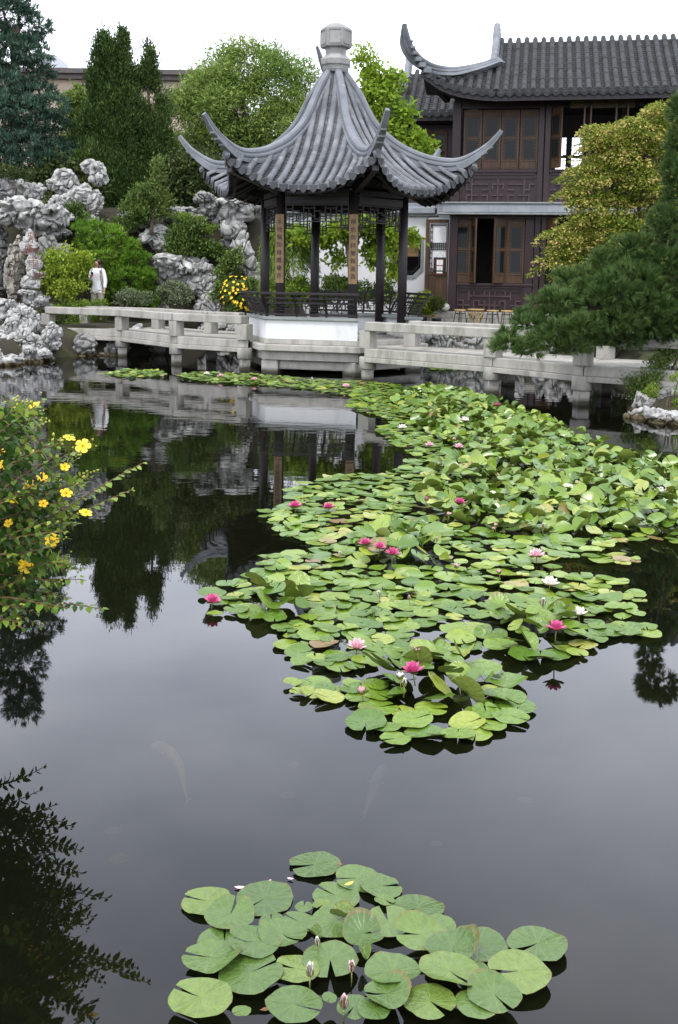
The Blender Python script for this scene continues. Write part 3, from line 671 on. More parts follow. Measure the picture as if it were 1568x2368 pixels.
# ---- ground storey
zl = LZ(655); zh = LZ(506)
leaf(hall, LX(1051), zl, LX(1092) - LX(1051), zh - zl, 0)
leaf(hall, LX(1092), zl, .44, zh - zl, 0, rad(-68), 'l')
leaf(hall, LX(1177), zl, .46, zh - zl, 0, rad(38), 'r')
leaf(hall, LX(1178), zl, LX(1217) - LX(1178), zh - zl, 0)
leaf(hall, LX(1262), zl - .55, .62, zh - zl + .55, 0, rad(-60), 'l')
MB().bx(LX(1047), LX(1240), -.07, .06, LZ(662), LZ(656)).build('sill', M['plum'], hall, bevel=.01)
MB().bx(LX(1043), Wd, -.06, .06, zh, zB0).build('lintel', M['plum'], hall, bevel=.01)
MB().bx(LX(1218), LX(1239), -.05, .05, zG0, zh).build('door_jamb', M['plum'], hall, bevel=.01)
zp0, zp1 = zG0, LZ(663)
pa = MB().bx(LX(1063), LX(1218), -.02, .05, zp0, zp1).build('dado_panel', M['plum'], hall)
f = MB(); xa, xb = LX(1063), LX(1218)
for (a, b, c_, d_) in ((xa, xb, zp0, zp0 + .06), (xa, xb, zp1 - .04, zp1), (xa, xb, zp1 - .14, zp1 - .115), (xa, xa + .05, zp0, zp1), (xb - .05, xb, zp0, zp1)): f.bx(a, b, -.055, -.02, c_, d_)
f.build('panel_frame', M['plum'], pa)
lattice(pa, 'fretwork', xa + .05, xb - .05, zp0 + .06, zp1 - .14, -.02, M['plum_lit'],   .14, .034, .05, 11)
# plinth in two courses of blocks
zt0 = .73
MB().bx(-.75, Wd, -.30, .5, .2, zG0 - .004).build('plinth', M['stone'], hall)
for r_, (za, zb) in enumerate(((zt0 + .005, zt0 + (zG0 - zt0) * .48), (zt0 + (zG0 - zt0) * .5, zG0))):
    x_ = -.75 + (.2 if r_ else 0)
    while x_ < 7.5:
        ln = .62; MB().bx(x_, min(x_ + ln - .012, Wd), -.36, -.25 if r_ == 0 else -.1, za, zb).build('plinth_block', M['stone'], hall, bevel=.01); x_ += ln
# ---- door leaf standing in the wall opening to the left of the hall, with a framed notice
dx0, dx1 = LX(987), LX(1040); dz0, dz1 = LZ(708, 1010), LZ(507, 1010)
door = thing('door', None, None); door.parent = hall; door.location = (dx0, .05, dz0)
dw, dh = dx1 - dx0, dz1 - dz0; f = MB()
f.bx(0, .10, -.05, .05, 0, dh); f.bx(dw - .03, dw, -.05, .05, 0, dh); f.bx(.1, dw - .03, -.04, .04, dh - .10, dh); f.bx(.1, dw - .03, -.04, .04, dh * .36, dh * .40); f.bx(.1, dw - .03, -.04, .04, 0, .08)
f.bx(.1, dw - .03, -.02, .02, .08, dh * .36); f.build('door_frame', M['wood'], door, bevel=.006, seg=1)
g = MB(); xi0, xi1 = .13, dw - .05; z0_, z1_ = dh * .41, dh - .12
for (a, b, c_, d_) in ((xi0, xi1, z1_ - .05, z1_ - .035), (xi0, xi1, z1_ - .012, z1_), (xi0, xi1, z0_, z0_ + .012), (xi0, xi1, z0_ + .05, z0_ + .065), (xi0, xi0 + .012, z0_, z1_), (xi0 + .05, xi0 + .062, z0_, z1_), (xi1 - .012, xi1, z0_, z1_)): g.bx(a, b, -.014, .014, c_, d_)
zc = z0_ + (z1_ - z0_) * .52
for (c_, d_) in ((zc - .09, zc - .075), (zc - .02, zc - .008), (zc + .03, zc + .042), (zc + .085, zc + .1)): g.bx(xi0, xi1, -.014, .014, c_, d_)
for k in range(8):
    x_ = xi0 + (xi1 - xi0) * (k + .5) / 8; g.bx(x_ - .007, x_ + .007, -.012, .012, zc - .09, zc + .1)
for k in range(9):
    z = z0_ + (z1_ - z0_) * (k + .5) / 9; g.bx(xi0, xi0 + .06, -.012, .012, z - .008, z + .008)
g.build('door_lattice', M['lacquer'], door)
MB().bx(xi0, xi1, .016, .022, z0_, z1_).build('paper_pane', M['plaster'], door)
M['paper'] = pmat('paper', (.70, .68, .64), (.76, .74, .70), rough=.9, scale=8)
M['redboard'] = pmat('dark_red_backing', (.10, .02, .02), (.14, .03, .03), rough=.7)
nl, nz_ = hp(1017, 611, -.02)
no_ = thing('framed_notice', 'small framed paper notice hanging on the white door opening beside the hall', 'notice', hworld(nl, -.03, nz_), -HA)
q = MB()
for (a, b, c_, d_) in ((-.17, .17, .15, .19), (-.17, .17, -.21, -.17), (-.17, -.11, -.17, .15), (.11, .17, -.17, .15)): q.bx(a, b, -.015, .015, c_, d_)
q.build('frame', M['lacquer'], no_)
MB().bx(-.108, .108, -.008, .008, -.30, .148).build('backing', M['redboard'], no_)
MB().bx(-.085, .085, -.014, -.0085, -.02, .12).build('sheet', M['paper'], no_); MB().bx(-.08, .08, -.014, -.0085, -.25, -.05).build('sheet', M['paper'], no_)
ln = MB()
for k in range(3): ln.bx(-.045, .045, -.0155, -.0142, .09 - k * .04, .096 - k * .04)
for k in range(5): ln.bx(-.06, .06, -.0155, -.0142, -.08 - k * .03, -.076 - k * .03)
ln.build('printed_lines', M['ink'], no_)
MB().tube([(-.12, 0, .18), (0, .0, .33), (.12, 0, .18)], .004, 5).build('hanging_string', M['lacquer'], no_)
# ---- roof of the hall
def tiled_slope(parent, xs, eave_d, ridge_d, zfun, mat, drip=True, x_shift=0.0, R0=.082, seg=.30):
    """rolls and pans running from the eave (depth eave_d, may vary with x) up to ridge_d; zfun(x, g) with g 0 at the eave, 1 at the ridge"""
    for idx, x in enumerate(xs):
        ed = eave_d(x); b = MB(); rdg = ridge_d(x)
        n = max(2, int((rdg - ed) / seg))
        rng = random.Random(idx * 13)
        for q in range(n):
            rings = []; jz = rng.uniform(-.008, .008)
            for (g, R) in ((q / n, R0 * .9), (q / n + .003, R0), ((q + .5) / n, R0 * .96), ((q + 1) / n + .01, R0 * .86)):
                z = zfun(x, g) + jz; y = ed + (rdg - ed) * g
                rings.append([(x + R * math.cos(math.pi * a / 6), y, z + R * math.sin(math.pi * a / 6) * 1.15 + .02) for a in range(7)])
            b.loft(rings)
        z = zfun(x, 0); b.loft([[(x + R0 * 1.05 * math.cos(math.pi * a / 6), y, z + .02 + R0 * 1.05 * math.sin(math.pi * a / 6)) for a in range(12)] for y in (ed - .004, ed + .06)])
        b.build('tile_roll', mat, parent)
        if idx + 1 < len(xs):
            xm = (x + xs[idx + 1]) / 2; Wp = (xs[idx + 1] - x) * .40; ed = eave_d(xm); rdg = ridge_d(xm); b = MB(); n = max(3, int((rdg - ed) / .11))
            for q in range(n):
                V = []
                for (g, dz) in (((q + 1) / n, -.005), (q / n - .008, .018), (q / n - .008, -.004)):
                    z = zfun(xm, g); y = ed + (rdg - ed) * g
                    for a in (-1, -.4, .4, 1): V.append((xm + Wp * a, y, z + dz + .035 * a * a - .03))
                b.add(V, [(0, 4, 5, 1), (1, 5, 6, 2), (2, 6, 7, 3), (4, 8, 9, 5), (5, 9, 10, 6), (6, 10, 11, 7)])
            z = zfun(xm, 0)
            pr = [(-1, .03), (1, .03), (.95, -.03), (.55, -.08), (0, -.105), (-.55, -.08), (-.95, -.03)]
            b.loft([[(xm + Wp * 1.1 * a, ed - .02, z + c_ - .005) for (a, c_) in pr], [(xm + Wp * 1.1 * a, ed, z + c_ + .005) for (a, c_) in pr]])
            b.build('tile_pan', mat, parent)
E_D, R_D = -1.15, 2.0
ev = [(977, 159), (1006, 183), (1039, 199), (1080, 209), (1125, 214), (1213, 213.5), (1318, 211.5), (1440, 209), (1556, 206)]
evp = [hp(a, b, E_D) for a, b in ev]
ez = spline([p[0] for p in evp] + [Wd], [p[1] for p in evp] + [evp[-1][1]])
x_c = evp[0][0]; zr = hp(1350, 92, R_D)[1]; x_g = hp(1150, 95, R_D)[0]
def rise(g): return .86 * g + .14 * g * g
def hz_(x, g):
    z0_ = float(ez(x)); base_ = evp[4][1]
    return z0_ * 1.0 + (zr - base_) * rise(g) - (z0_ - base_) * min(1, g * 2.2)
hroof = thing('roof', None, None); hroof.parent = hall
xs = list(np.arange(x_c + .05, Wd - .1, .238))
def hip_end(x):                            # left of the gable the slope is cut off by the hip
    return R_D if x >= x_g else E_D + .35 + (R_D * .45 - E_D - .35) * max(0, (x - x_c) / (x_g - x_c)) ** .9
tl = [x for x in xs if x < x_g]; tr = [x for x in xs if x >= x_g - .24]
def zleft(x, g):
    ed = E_D; y = ed + (hip_end(x) - ed) * g; return hz_(x, (y - ed) / (R_D - ed))
tiled_slope(hroof, tl + [tr[0] if tr[0] >= x_g else tr[1]], lambda x: E_D, hip_end, zleft, M['darktile'])
tr = [x for x in xs if x >= x_g]
tiled_slope(hroof, tr, lambda x: E_D, lambda x: R_D, hz_, M['darktile'])
rings = []
for x in list(np.linspace(x_c - .05, Wd, 40)):
    rings.append([(x, E_D + (hip_end(x) - E_D) * g + .0, zleft(x, g) - .06) for g in np.linspace(.02, 1, 10)])
MB().loft(rings, False, False).build('roof_deck', M['darktile'], hroof, True)
rings = [[(x, 2 * R_D - (E_D + (hip_end(x) - E_D) * g), zleft(x, g) - .06) for g in np.linspace(.02, 1, 8)] for x in np.linspace(x_c + 1.2, Wd, 30)]
MB().loft(rings, False, False).build('back_slope', M['darktile'], hroof, True)
rings = [[(x, E_D + .05, float(ez(x)) - .05), (x, E_D + .05, float(ez(x)) - .20), (x, E_D + .12, float(ez(x)) - .20), (x, E_D + .12, float(ez(x)) - .05)] for x in np.linspace(x_c - .05, Wd, 40)]
MB().loft(rings).build('fascia', M['lacquer'], hroof)
rings = [[(x, E_D + .1, float(ez(x)) - .12), (x, -.1, zU1 + .02 + (max(0, float(ez(x)) - evp[4][1])) * .4), (x, .3, zU1 + .25)] for x in np.linspace(x_c, Wd, 30)]
MB().loft(rings, False, False).build('soffit', M['lacquer'], hroof)
MB().bx(-.05, Wd, -.08, .12, zU1, zU1 + .35).build('beam', M['lacquer'], hroof)
# gable ridge and hip ridge with its horn
lat = Vector((1, 0, 0)); pts = []
for g in np.linspace(1.06, .46, 14): pts.append(Vector((x_g - .02, E_D + (R_D - E_D) * g, hz_(x_g, min(1, g)) + .30 + (max(0, g - .86) * 1.35))))
rg = MB().loft(ridge_sweep(pts, [.24] * 14, [.36] * 14, lat)).build('gable_ridge', M['ridge'], hroof)
hpx = [(1152, 132, .45), (1120, 142, .1), (1080, 151, -.3), (1040, 154, -.65), (1000, 145, -1.0), (972, 127, -1.25), (955, 104, -1.42), (946, 80, -1.52), (940, 54, -1.6)]
P = [(hp(a, b, d)[0], d, hp(a, b, d)[1]) for a, b, d in hpx]; tt = np.arange(len(P)); sx_ = [spline(tt, [p[i] for p in P]) for i in range(3)]
pts = [Vector([float(s(t_)) for s in sx_]) for t_ in np.linspace(0, len(P) - 1, 36)]
lat = Vector((.45, .9, 0)).normalized()
wd = np.interp(np.linspace(0, 1, 36), [0, .5, .8, 1], [.26, .26, .18, .09]); ht = np.interp(np.linspace(0, 1, 36), [0, .5, .75, 1], [.50, .62, .40, .11])
rg = MB().loft(ridge_sweep(pts, list(wd), list(ht), lat)).build('hip_ridge', M['ridge'], hroof)
for i in (20, 22, 24, 26, 28, 30):
    p = pts[i]; s = 1 - (i - 20) * .06; MB().box((p.x + .05, p.y + .04, p.z - .30 * s), (.22 * s, .2 * s, .15 * s), .5).build('horn_corbel', M['ridge'], rg, bevel=.02)
MB().beam((x_c + .6, .1, zU1 + .1), (x_c + .08, E_D + .12, float(ez(x_c)) - .12), .15, .2).build('corner_beam', M['lacquer'], hroof)
# ---- wing: dark wall, small tiled roof
WD = 1.6
wx0, wx1 = hp(700, 300, WD)[0], .02
wz_e = hp(985, 262, WD - .9)[1]; wz_r = hp(985, 168, WD + 1.2)[1]
MB().bx(wx0 + .4, wx1, WD, WD + .15, zG0, wz_e + .2).build('wall', M['plum'], wing)
MB().bx(wx0 + .4, wx1, WD - .35, WD - .05, zB0, zB1 + .1).build('stone_band', M['band'], wing, bevel=.01)
for (a, b) in ((968, 1000), (1003, 1035)):
    xa, xb = hp(a, 300, WD)[0], hp(b, 300, WD)[0]; leaf(wing, xa, LZ(400, 1000, WD), xb - xa, LZ(300, 1000, WD) - LZ(400, 1000, WD), WD - .04)
MB().bx(hp(960, 300, WD)[0], wx1, WD - .06, WD - .003, LZ(296, 1000, WD), LZ(290, 1000, WD)).build('lintel', M['plum'], wing)
wroof = thing('roof', None, None); wroof.parent = wing
def wz(x, g): return wz_e + (wz_r - wz_e) * (.85 * g + .15 * g * g) + .5 * max(0, (-2.0 - x) / 3) ** 2 * (1 - g)
wx0 = hp(868, 230, WD - .9)[0]; xw = list(np.arange(wx0, 0.1, .238)); tiled_slope(wroof, xw, lambda x: WD - .9, lambda x: WD + 1.2, wz, M['darktile'])
rings = [[(x, WD - .88 + 2.08 * g, wz(x, g) - .06) for g in np.linspace(0, 1, 8)] for x in np.linspace(wx0, .1, 20)]
MB().loft(rings, False, False).build('roof_deck', M['darktile'], wroof, True)
rings = [[(x, WD + 1.2 + 1.5 * g, wz(x, 1 - g) - .06) for g in np.linspace(0, 1, 6)] for x in np.linspace(wx0, .1, 12)]
MB().loft(rings, False, False).build('back_slope', M['darktile'], wroof, True)
rings = [[(x, WD - .85, wz(x, 0) - .05), (x, WD - .85, wz(x, 0) - .2), (x, WD - .75, wz(x, 0) - .2), (x, WD - .75, wz(x, 0) - .05)] for x in np.linspace(wx0, .05, 16)]
MB().loft(rings).build('fascia', M['lacquer'], wroof)
MB().bx(wx0 + .3, .0, WD - .7, WD + .1, wz_e - .2, wz_e - .12).build('soffit', M['lacquer'], wroof)
pts = []; gxw = hp(943, 140, WD + 1.1)[0]
for g in np.linspace(1.08, .5, 12): pts.append(Vector((gxw, WD - .9 + 2.1 * g, wz(gxw, min(1, g)) + .26 + max(0, g - .85) * 1.2)))
MB().loft(ridge_sweep(pts, [.22] * 12, [.32] * 12, Vector((1, 0, 0)))).build('gable_ridge', M['ridge'], wroof)
hpx = [(938, 170, 1.75), (915, 186, 1.5), (885, 197, 1.3), (850, 203, 1.1), (815, 200, .95), (785, 186, .8), (762, 162, .7), (748, 135, .6), (736, 106, .5)]
P = [(hp(a, b, d)[0], d, hp(a, b, d)[1]) for a, b, d in hpx]; sx_ = [spline(tt, [p[i] for p in P]) for i in range(3)]
pts = [Vector([float(s(t_)) for s in sx_]) for t_ in np.linspace(0, len(P) - 1, 30)]
wd = np.interp(np.linspace(0, 1, 30), [0, .5, .8, 1], [.22, .22, .15, .08]); ht = np.interp(np.linspace(0, 1, 30), [0, .5, .75, 1], [.32, .34, .22, .08])
rg = MB().loft(ridge_sweep(pts, list(wd), list(ht), Vector((.35, .94, 0)).normalized())).build('hip_ridge', M['ridge'], wroof)
for i in (20, 22, 24, 26):
    p = pts[i]; MB().box((p.x + .05, p.y, p.z - .22), (.16, .15, .1), .3).build('horn_corbel', M['ridge'], rg, bevel=.02)
# ---- white garden wall with an eight-sided window
GD = .25
gw = thing('garden_wall', 'white plastered garden wall with dark eight-sided window beside the hall', 'wall', HO, -HA)
wl_x0 = hp(600, 600, GD)[0]; wl_x1 = hp(986, 600, GD)[0]; wz1 = hp(900, 500, GD)[1]; wz0 = .5
oc = [hp(940, 588, GD), hp(977, 588, GD), hp(940, 534, GD)]; ox, oz = oc[0]; ow = oc[1][0] - ox; oh = oc[2][1] - oz
def octo(s): 
    a, b = ow * s, oh * s; c_ = ow * s * .48
    return [(a, -b + (a - c_) * 1.0), (a, b - (a - c_)), (c_, b), (-c_, b), (-a, b - (a - c_)), (-a, -b + (a - c_)), (-c_, -b), (c_, -b)]
op = [(ox + x, oz + z) for x, z in octo(.98)]
xs_ = [wl_x0, ox - ow * .98, ox + ow * .98, wl_x1]
w_ = MB()
w_.bx(xs_[0], xs_[1], GD, GD + .25, wz0, wz1); w_.bx(xs_[2], xs_[3], GD, GD + .25, wz0, wz1)
w_.bx(xs_[1], xs_[2], GD, GD + .25, wz0, op[6][1]); w_.bx(xs_[1], xs_[2], GD, GD + .25, op[2][1], wz1)
for (corner, p, q) in (((xs_[2], op[2][1]), op[1], op[2]), ((xs_[1], op[2][1]), op[3], op[4]), ((xs_[1], op[6][1]), op[5], op[6]), ((xs_[2], op[6][1]), op[7], op[0])):
    tri = [corner, p, q]; V = [(x, GD, z) for x, z in tri] + [(x, GD + .25, z) for x, z in tri]
    w_.add(V, [(0, 1, 2), (5, 4, 3), (0, 3, 4, 1), (1, 4, 5, 2), (2, 5, 3, 0)])
w_.build('wall_panel', M['plaster'], gw)
a_, b_ = [(ox + x, oz + z) for x, z in octo(1.06)], [(ox + x, oz + z) for x, z in octo(.90)]
f = MB(); V = [(x, GD - .03, z) for x, z in a_] + [(x, GD - .03, z) for x, z in b_] + [(x, GD + .02, z) for x, z in a_] + [(x, GD + .2, z) for x, z in b_]
F = []
for i in range(8):
    j = (i + 1) % 8; F += [(i, j, 8 + j, 8 + i), (i, 16 + i, 16 + j, j), (8 + i, 8 + j, 24 + j, 24 + i)]
f.add(V, F).build('window_frame', M['coping'], gw)
f = MB(); inn = [(ox + x, oz + z) for x, z in octo(.74)]; out = [(ox + x, oz + z) for x, z in octo(.91)]
for i in range(8):
    j = (i + 1) % 8; f.beam((inn[i][0], GD + .12, inn[i][1]), (inn[j][0], GD + .12, inn[j][1]), .02, .02, (0, 1, 0))
    n = 4
    for k in range(n):
        t_ = (k + .5) / n; p = [inn[i][0] + (inn[j][0] - inn[i][0]) * t_, inn[i][1] + (inn[j][1] - inn[i][1]) * t_]; q = [out[i][0] + (out[j][0] - out[i][0]) * t_, out[i][1] + (out[j][1] - out[i][1]) * t_]
        f.beam((p[0], GD + .12, p[1]), (q[0], GD + .12, q[1]), .018, .018, (0, 1, 0))
f.build('window_lattice', M['lacquer'], gw)
MB().bx(wl_x0, hp(1012, 485, GD)[0], GD - .12, GD + .4, wz1, wz1 + .06).build('coping', M['coping'], gw, bevel=.01)
MB().bx(wl_x0, hp(1008, 485, GD)[0], GD - .2, GD + .45, wz1 + .06, wz1 + .26).build('coping_tiles', M['band'], gw, bevel=.03)
# room behind the octagonal window and door: bright courtyard wall and dark room
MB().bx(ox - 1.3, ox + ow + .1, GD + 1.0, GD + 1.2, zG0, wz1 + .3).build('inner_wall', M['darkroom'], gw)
MB().bx(dx0 - .2, dx1 + .1, 1.2, 1.3, zG0, zB0).build('inner_wall', M['plaster'], gw)
M['reed'] = pmat('reed_blind', (.22, .14, .06), (.33, .22, .10), rough=.8, scale=10, stretch=(1, 1, 8))
MB().bx(ox - ow * .1, ox + ow * .75, GD + .3, GD + .32, oz - .05, oz + oh * .9).build('reed_blind', M['reed'], gw)
# ---- terrace paving
tb = [(-1.9, -2.9), (9.0, -2.3), (9.0, -.37), (-1.9, -.37)]
te = thing('terrace', None, None, HO, -HA); del_ = te
MB().prism([(a, b) for a, b in tb], .2, .725).build('paving_slab', M['stone'], te, bevel=.01)
tag(te, kind='structure')
# ================================================================== limestone rocks
def limestone(name, dark=1.0, moss=None):
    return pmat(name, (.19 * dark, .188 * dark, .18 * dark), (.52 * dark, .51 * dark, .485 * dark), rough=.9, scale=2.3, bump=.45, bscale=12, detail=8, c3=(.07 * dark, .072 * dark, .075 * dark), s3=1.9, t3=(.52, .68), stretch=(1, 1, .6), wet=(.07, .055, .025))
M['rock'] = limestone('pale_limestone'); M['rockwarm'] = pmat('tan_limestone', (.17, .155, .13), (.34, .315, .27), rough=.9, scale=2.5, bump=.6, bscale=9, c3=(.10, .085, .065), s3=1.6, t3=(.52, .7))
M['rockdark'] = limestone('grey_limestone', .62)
import bmesh
def rock_mesh(seed, dims, sub=4, style=0, pits=5):
    """several faceted boulders fused into one body (voxel remesh), then eroded by fissures and pits along the surface"""
    rng = random.Random(seed); nl = 5 + (seed % 4) + (2 if sub > 4 else 0); bm = bmesh.new(); h = Vector(dims) / 2
    for k in range(nl):
        g = bmesh.ops.create_icosphere(bm, subdivisions=3, radius=1.0)['verts']
        c = Vector((rng.uniform(-.62, .62) * h.x, rng.uniform(-.5, .5) * h.y, rng.uniform(-.62, .62) * h.z)) if k else Vector()
        q = rng.uniform(.42, .62) if k else .74
        r = Vector((h.x * q * rng.uniform(.8, 1.2), h.y * q * rng.uniform(.8, 1.2), h.z * q * rng.uniform(.8, 1.2)))
        if style == 1: r.x *= 1.35; r.z *= .62
        if style == 2: r.z *= 1.45; r.x *= .66
        pls = []
        for _ in range(11): pls.append((Vector((rng.gauss(0, 1), rng.gauss(0, 1), rng.gauss(0, 1))).normalized(), rng.uniform(.62, .95)))
        for v in g:
            n = v.co.normalized(); d = 1.0
            for (pn, pd_) in pls:
                e = n.dot(pn)
                if e > .05: d = min(d, pd_ / e)
            v.co = Vector((n.x * r.x * d, n.y * r.y * d, n.z * r.z * d)) + c
    me = bpy.data.meshes.new('rock'); bm.to_mesh(me); bm.free()
    o = bpy.data.objects.new('rock', me); COL.objects.link(o); rm = o.modifiers.new('fuse', 'REMESH'); rm.mode = 'VOXEL'; rm.voxel_size = max(dims) / (54 if sub > 4 else 38)
    m2 = bpy.data.meshes.new_from_object(o.evaluated_get(bpy.context.evaluated_depsgraph_get())); bpy.data.objects.remove(o); bpy.data.meshes.remove(me); m2.name = 'rock'
    n = len(m2.vertices); P = np.empty(n * 3, np.float32); m2.vertices.foreach_get('co', P); P = P.reshape(-1, 3); N_ = np.empty(n * 3, np.float32); m2.vertex_normals.foreach_get('vector', N_); N_ = N_.reshape(-1, 3)
    off = Vector((rng.uniform(-50, 50), rng.uniform(-50, 50), rng.uniform(-50, 50))); s_ = (dims[0] * dims[2]) ** .5; st = Vector((1, 1, 1.9)) if style == 1 else (Vector((1.9, 1.9, .8)) if style == 2 else Vector((1.2, 1.2, 1)))
    D = np.empty(n, np.float32)
    for i in range(n):
        p = Vector(P[i]) / s_; p = Vector((p.x * st.x, p.y * st.y, p.z * st.z)) * 2.4 + off; w_ = noise.turbulence_vector(p * .8, 1, False) * .35
        d1 = noise.voronoi(p * 1.0 + w_)[0]; rd = 1 - abs(noise.noise(p * 1.5 + w_))
        D[i] = .055 * noise.noise(p * .9) - .085 * math.exp(-((d1[1] - d1[0]) / .07) ** 2) - .07 * max(0, rd - .86) / .14 + .02 * noise.noise(p * 3.3) + .010 * noise.noise(p * 7)
    if pits <= 1: D *= .35
    P = P + N_ * (D * s_)[:, None]
    lo, hi = P.min(0), P.max(0); P = ((P - lo) / (hi - lo) - .5) * np.array(dims)
    m2.vertices.foreach_set('co', P.astype(np.float32).ravel()); m2.update()
    m2.polygons.foreach_set('use_smooth', np.ones(len(m2.polygons), dtype=bool)); m2.set_sharp_from_angle(angle=rad(42))
    return m2
ROCKS = {}
def rock(label, x0, x1, y0, y1, Y, seed, dk=.8, style=0, mat='rock', sub=None, pits=5, group='garden rocks', sink=0.0, key=None):
    a = at_y(x0, (y0 + y1) / 2, Y); b = at_y(x1, (y0 + y1) / 2, Y); t_ = at_y((x0 + x1) / 2, y0, Y); u = at_y((x0 + x1) / 2, y1, Y)
    dims = (b.x - a.x, max(b.x - a.x, (t_.z - u.z) * .7) * dk, t_.z - u.z + sink); c = Vector(((a.x + b.x) / 2, Y + dims[1] * .25, (t_.z + u.z - sink) / 2))
    sub = sub or (5 if (x1 - x0) * (y1 - y0) > 2600 else 4)
    o = link('rock', rock_mesh(seed, dims, sub, style, pits), M[mat]); o.location = c; o.rotation_euler = (0, 0, random.Random(seed).uniform(-.15, .15))
    tag(o, label, 'rock', group)
    if key: ROCKS[key] = o
    return o
rock('broad pale cap rock overhanging the carved rock pillar', -45, 160, 452, 556, 28.6, 11, .7, 1, pits=7, sub=5)
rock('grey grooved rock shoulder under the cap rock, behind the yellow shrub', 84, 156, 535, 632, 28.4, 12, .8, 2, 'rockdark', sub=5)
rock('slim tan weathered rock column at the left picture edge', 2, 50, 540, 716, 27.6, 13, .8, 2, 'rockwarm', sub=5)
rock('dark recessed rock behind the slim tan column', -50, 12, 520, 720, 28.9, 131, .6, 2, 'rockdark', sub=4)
rock('uppermost carved slab of the rock pillar with two red characters', 42, 92, 528, 598, 27.5, 14, .5, 0, pits=1, sub=5, key='c1')
rock('middle carved slab of the rock pillar with one red character', 56, 99, 588, 634, 27.45, 15, .5, 0, pits=1, key='c2')
rock('lowest carved boulder of the rock pillar with one faint red character', 44, 110, 622, 674, 27.4, 16, .6, 0, pits=1, key='c3')
rock('pale base stone at the foot of the carved rock pillar', 38, 118, 668, 718, 27.2, 17, .9, 1)
rock('grey broad rock on the crest at the left edge below the spruce', -40, 48, 406, 480, 30.0, 18, .8, 0)
rock('low grey rock on the crest right of the broad one', 38, 108, 420, 478, 30.1, 19, .8, 1)
rock('pale lumpy rock with a dark hole, left half of the summit rocks', 104, 182, 386, 462, 30.2, 20, .8, 0, pits=8)
rock('highest summit rock with a round hole', 176, 248, 364, 432, 30.4, 21, .8, 0, pits=8)
rock('slanting grooved slab leaning under the summit rock', 152, 238, 420, 496, 29.9, 22, .5, 2)
rock('plain pale rock below the left summit rock', 92, 164, 444, 506, 29.6, 23, .8, 0)
rock('sloping pale rock left behind the clipped green pine', 166, 262, 494, 570, 29.8, 24, .8, 0)
rock('flat rock on the ridge behind the small conifer', 256, 350, 488, 548, 30.0, 25, .8, 1)
rock('squat pale boulder left of the leafy shrub on the slope', 316, 394, 516, 584, 29.6, 26, .8, 0)
rock('long pale rock on the ridge right of the small conifer', 372, 486, 476, 528, 30.2, 27, .7, 1)
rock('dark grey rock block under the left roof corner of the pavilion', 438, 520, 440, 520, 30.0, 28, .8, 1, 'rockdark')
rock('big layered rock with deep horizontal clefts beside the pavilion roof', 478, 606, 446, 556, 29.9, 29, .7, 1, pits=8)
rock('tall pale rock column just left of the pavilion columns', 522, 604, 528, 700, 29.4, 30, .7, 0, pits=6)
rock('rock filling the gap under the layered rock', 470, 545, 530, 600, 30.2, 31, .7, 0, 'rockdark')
rock('long overhanging rock roof of the small grotto', 318, 482, 584, 664, 29.1, 32, .6, 1, pits=7, sub=5)
rock('sturdy right shoulder of the grotto rock', 428, 512, 606, 690, 29.1, 33, .7, 2, pits=5)
rock('pale foot rock of the grotto standing behind the bridge', 446, 512, 666, 738, 29.0, 34, .8, 0, pits=5)
rock('small rounded stone below the grotto', 346, 392, 694, 734, 29.2, 35, .8, 0, sub=4)
for i, (a, b, c_, d_, Y, lb) in enumerate((
        (-28, 50, 728, 800, 24.6, 'pale shore rock at the left picture edge above the water'), (6, 92, 704, 762, 25.6, 'wide pale shore rock set back behind the bridge end'),
        (28, 96, 752, 822, 24.4, 'grey fissured shore rock at the waterline'), (84, 142, 742, 824, 24.9, 'shore rock tucked under the left bridge end'),
        (-40, 24, 780, 834, 23.9, 'low shore rock in the left corner by the water'), (-30, 60, 690, 738, 26.2, 'flat rock ledge below the carved pillar'), (36, 104, 798, 850, 23.5, 'small rock lapped by the water below the left bridge end'), (-60, 44, 806, 868, 22.6, 'low wet rock nearest the camera at the left shore'), (-36, 58, 770, 846, 24.2, 'broad wet rock under the pale shore rock at the left edge'), (50, 126, 806, 856, 24.0, 'low rock at the waterline right below the fissured shore rock'), (198, 300, 788, 836, 26.0, 'dark low rock behind the first pier of the left bridge'))):
    rock(lb, a, b, c_, d_, Y, 50 + i, .9, 0 if i % 2 else 1, group='shore rocks at the left bridge end', sink=.15)
for i, (a, b, c_, d_, Y, lb) in enumerate((
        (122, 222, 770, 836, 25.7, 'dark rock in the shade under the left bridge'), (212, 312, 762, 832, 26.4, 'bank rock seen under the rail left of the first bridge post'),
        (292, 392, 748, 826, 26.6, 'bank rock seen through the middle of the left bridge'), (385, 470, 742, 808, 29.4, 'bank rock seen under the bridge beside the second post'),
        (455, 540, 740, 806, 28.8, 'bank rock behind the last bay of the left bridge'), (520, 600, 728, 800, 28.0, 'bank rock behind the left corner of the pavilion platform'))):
    rock(lb, a, b, c_, d_, Y, 60 + i, .7, 0, 'rockdark' if i < 2 else 'rock', group='bank rocks behind the left bridge', sink=.3)
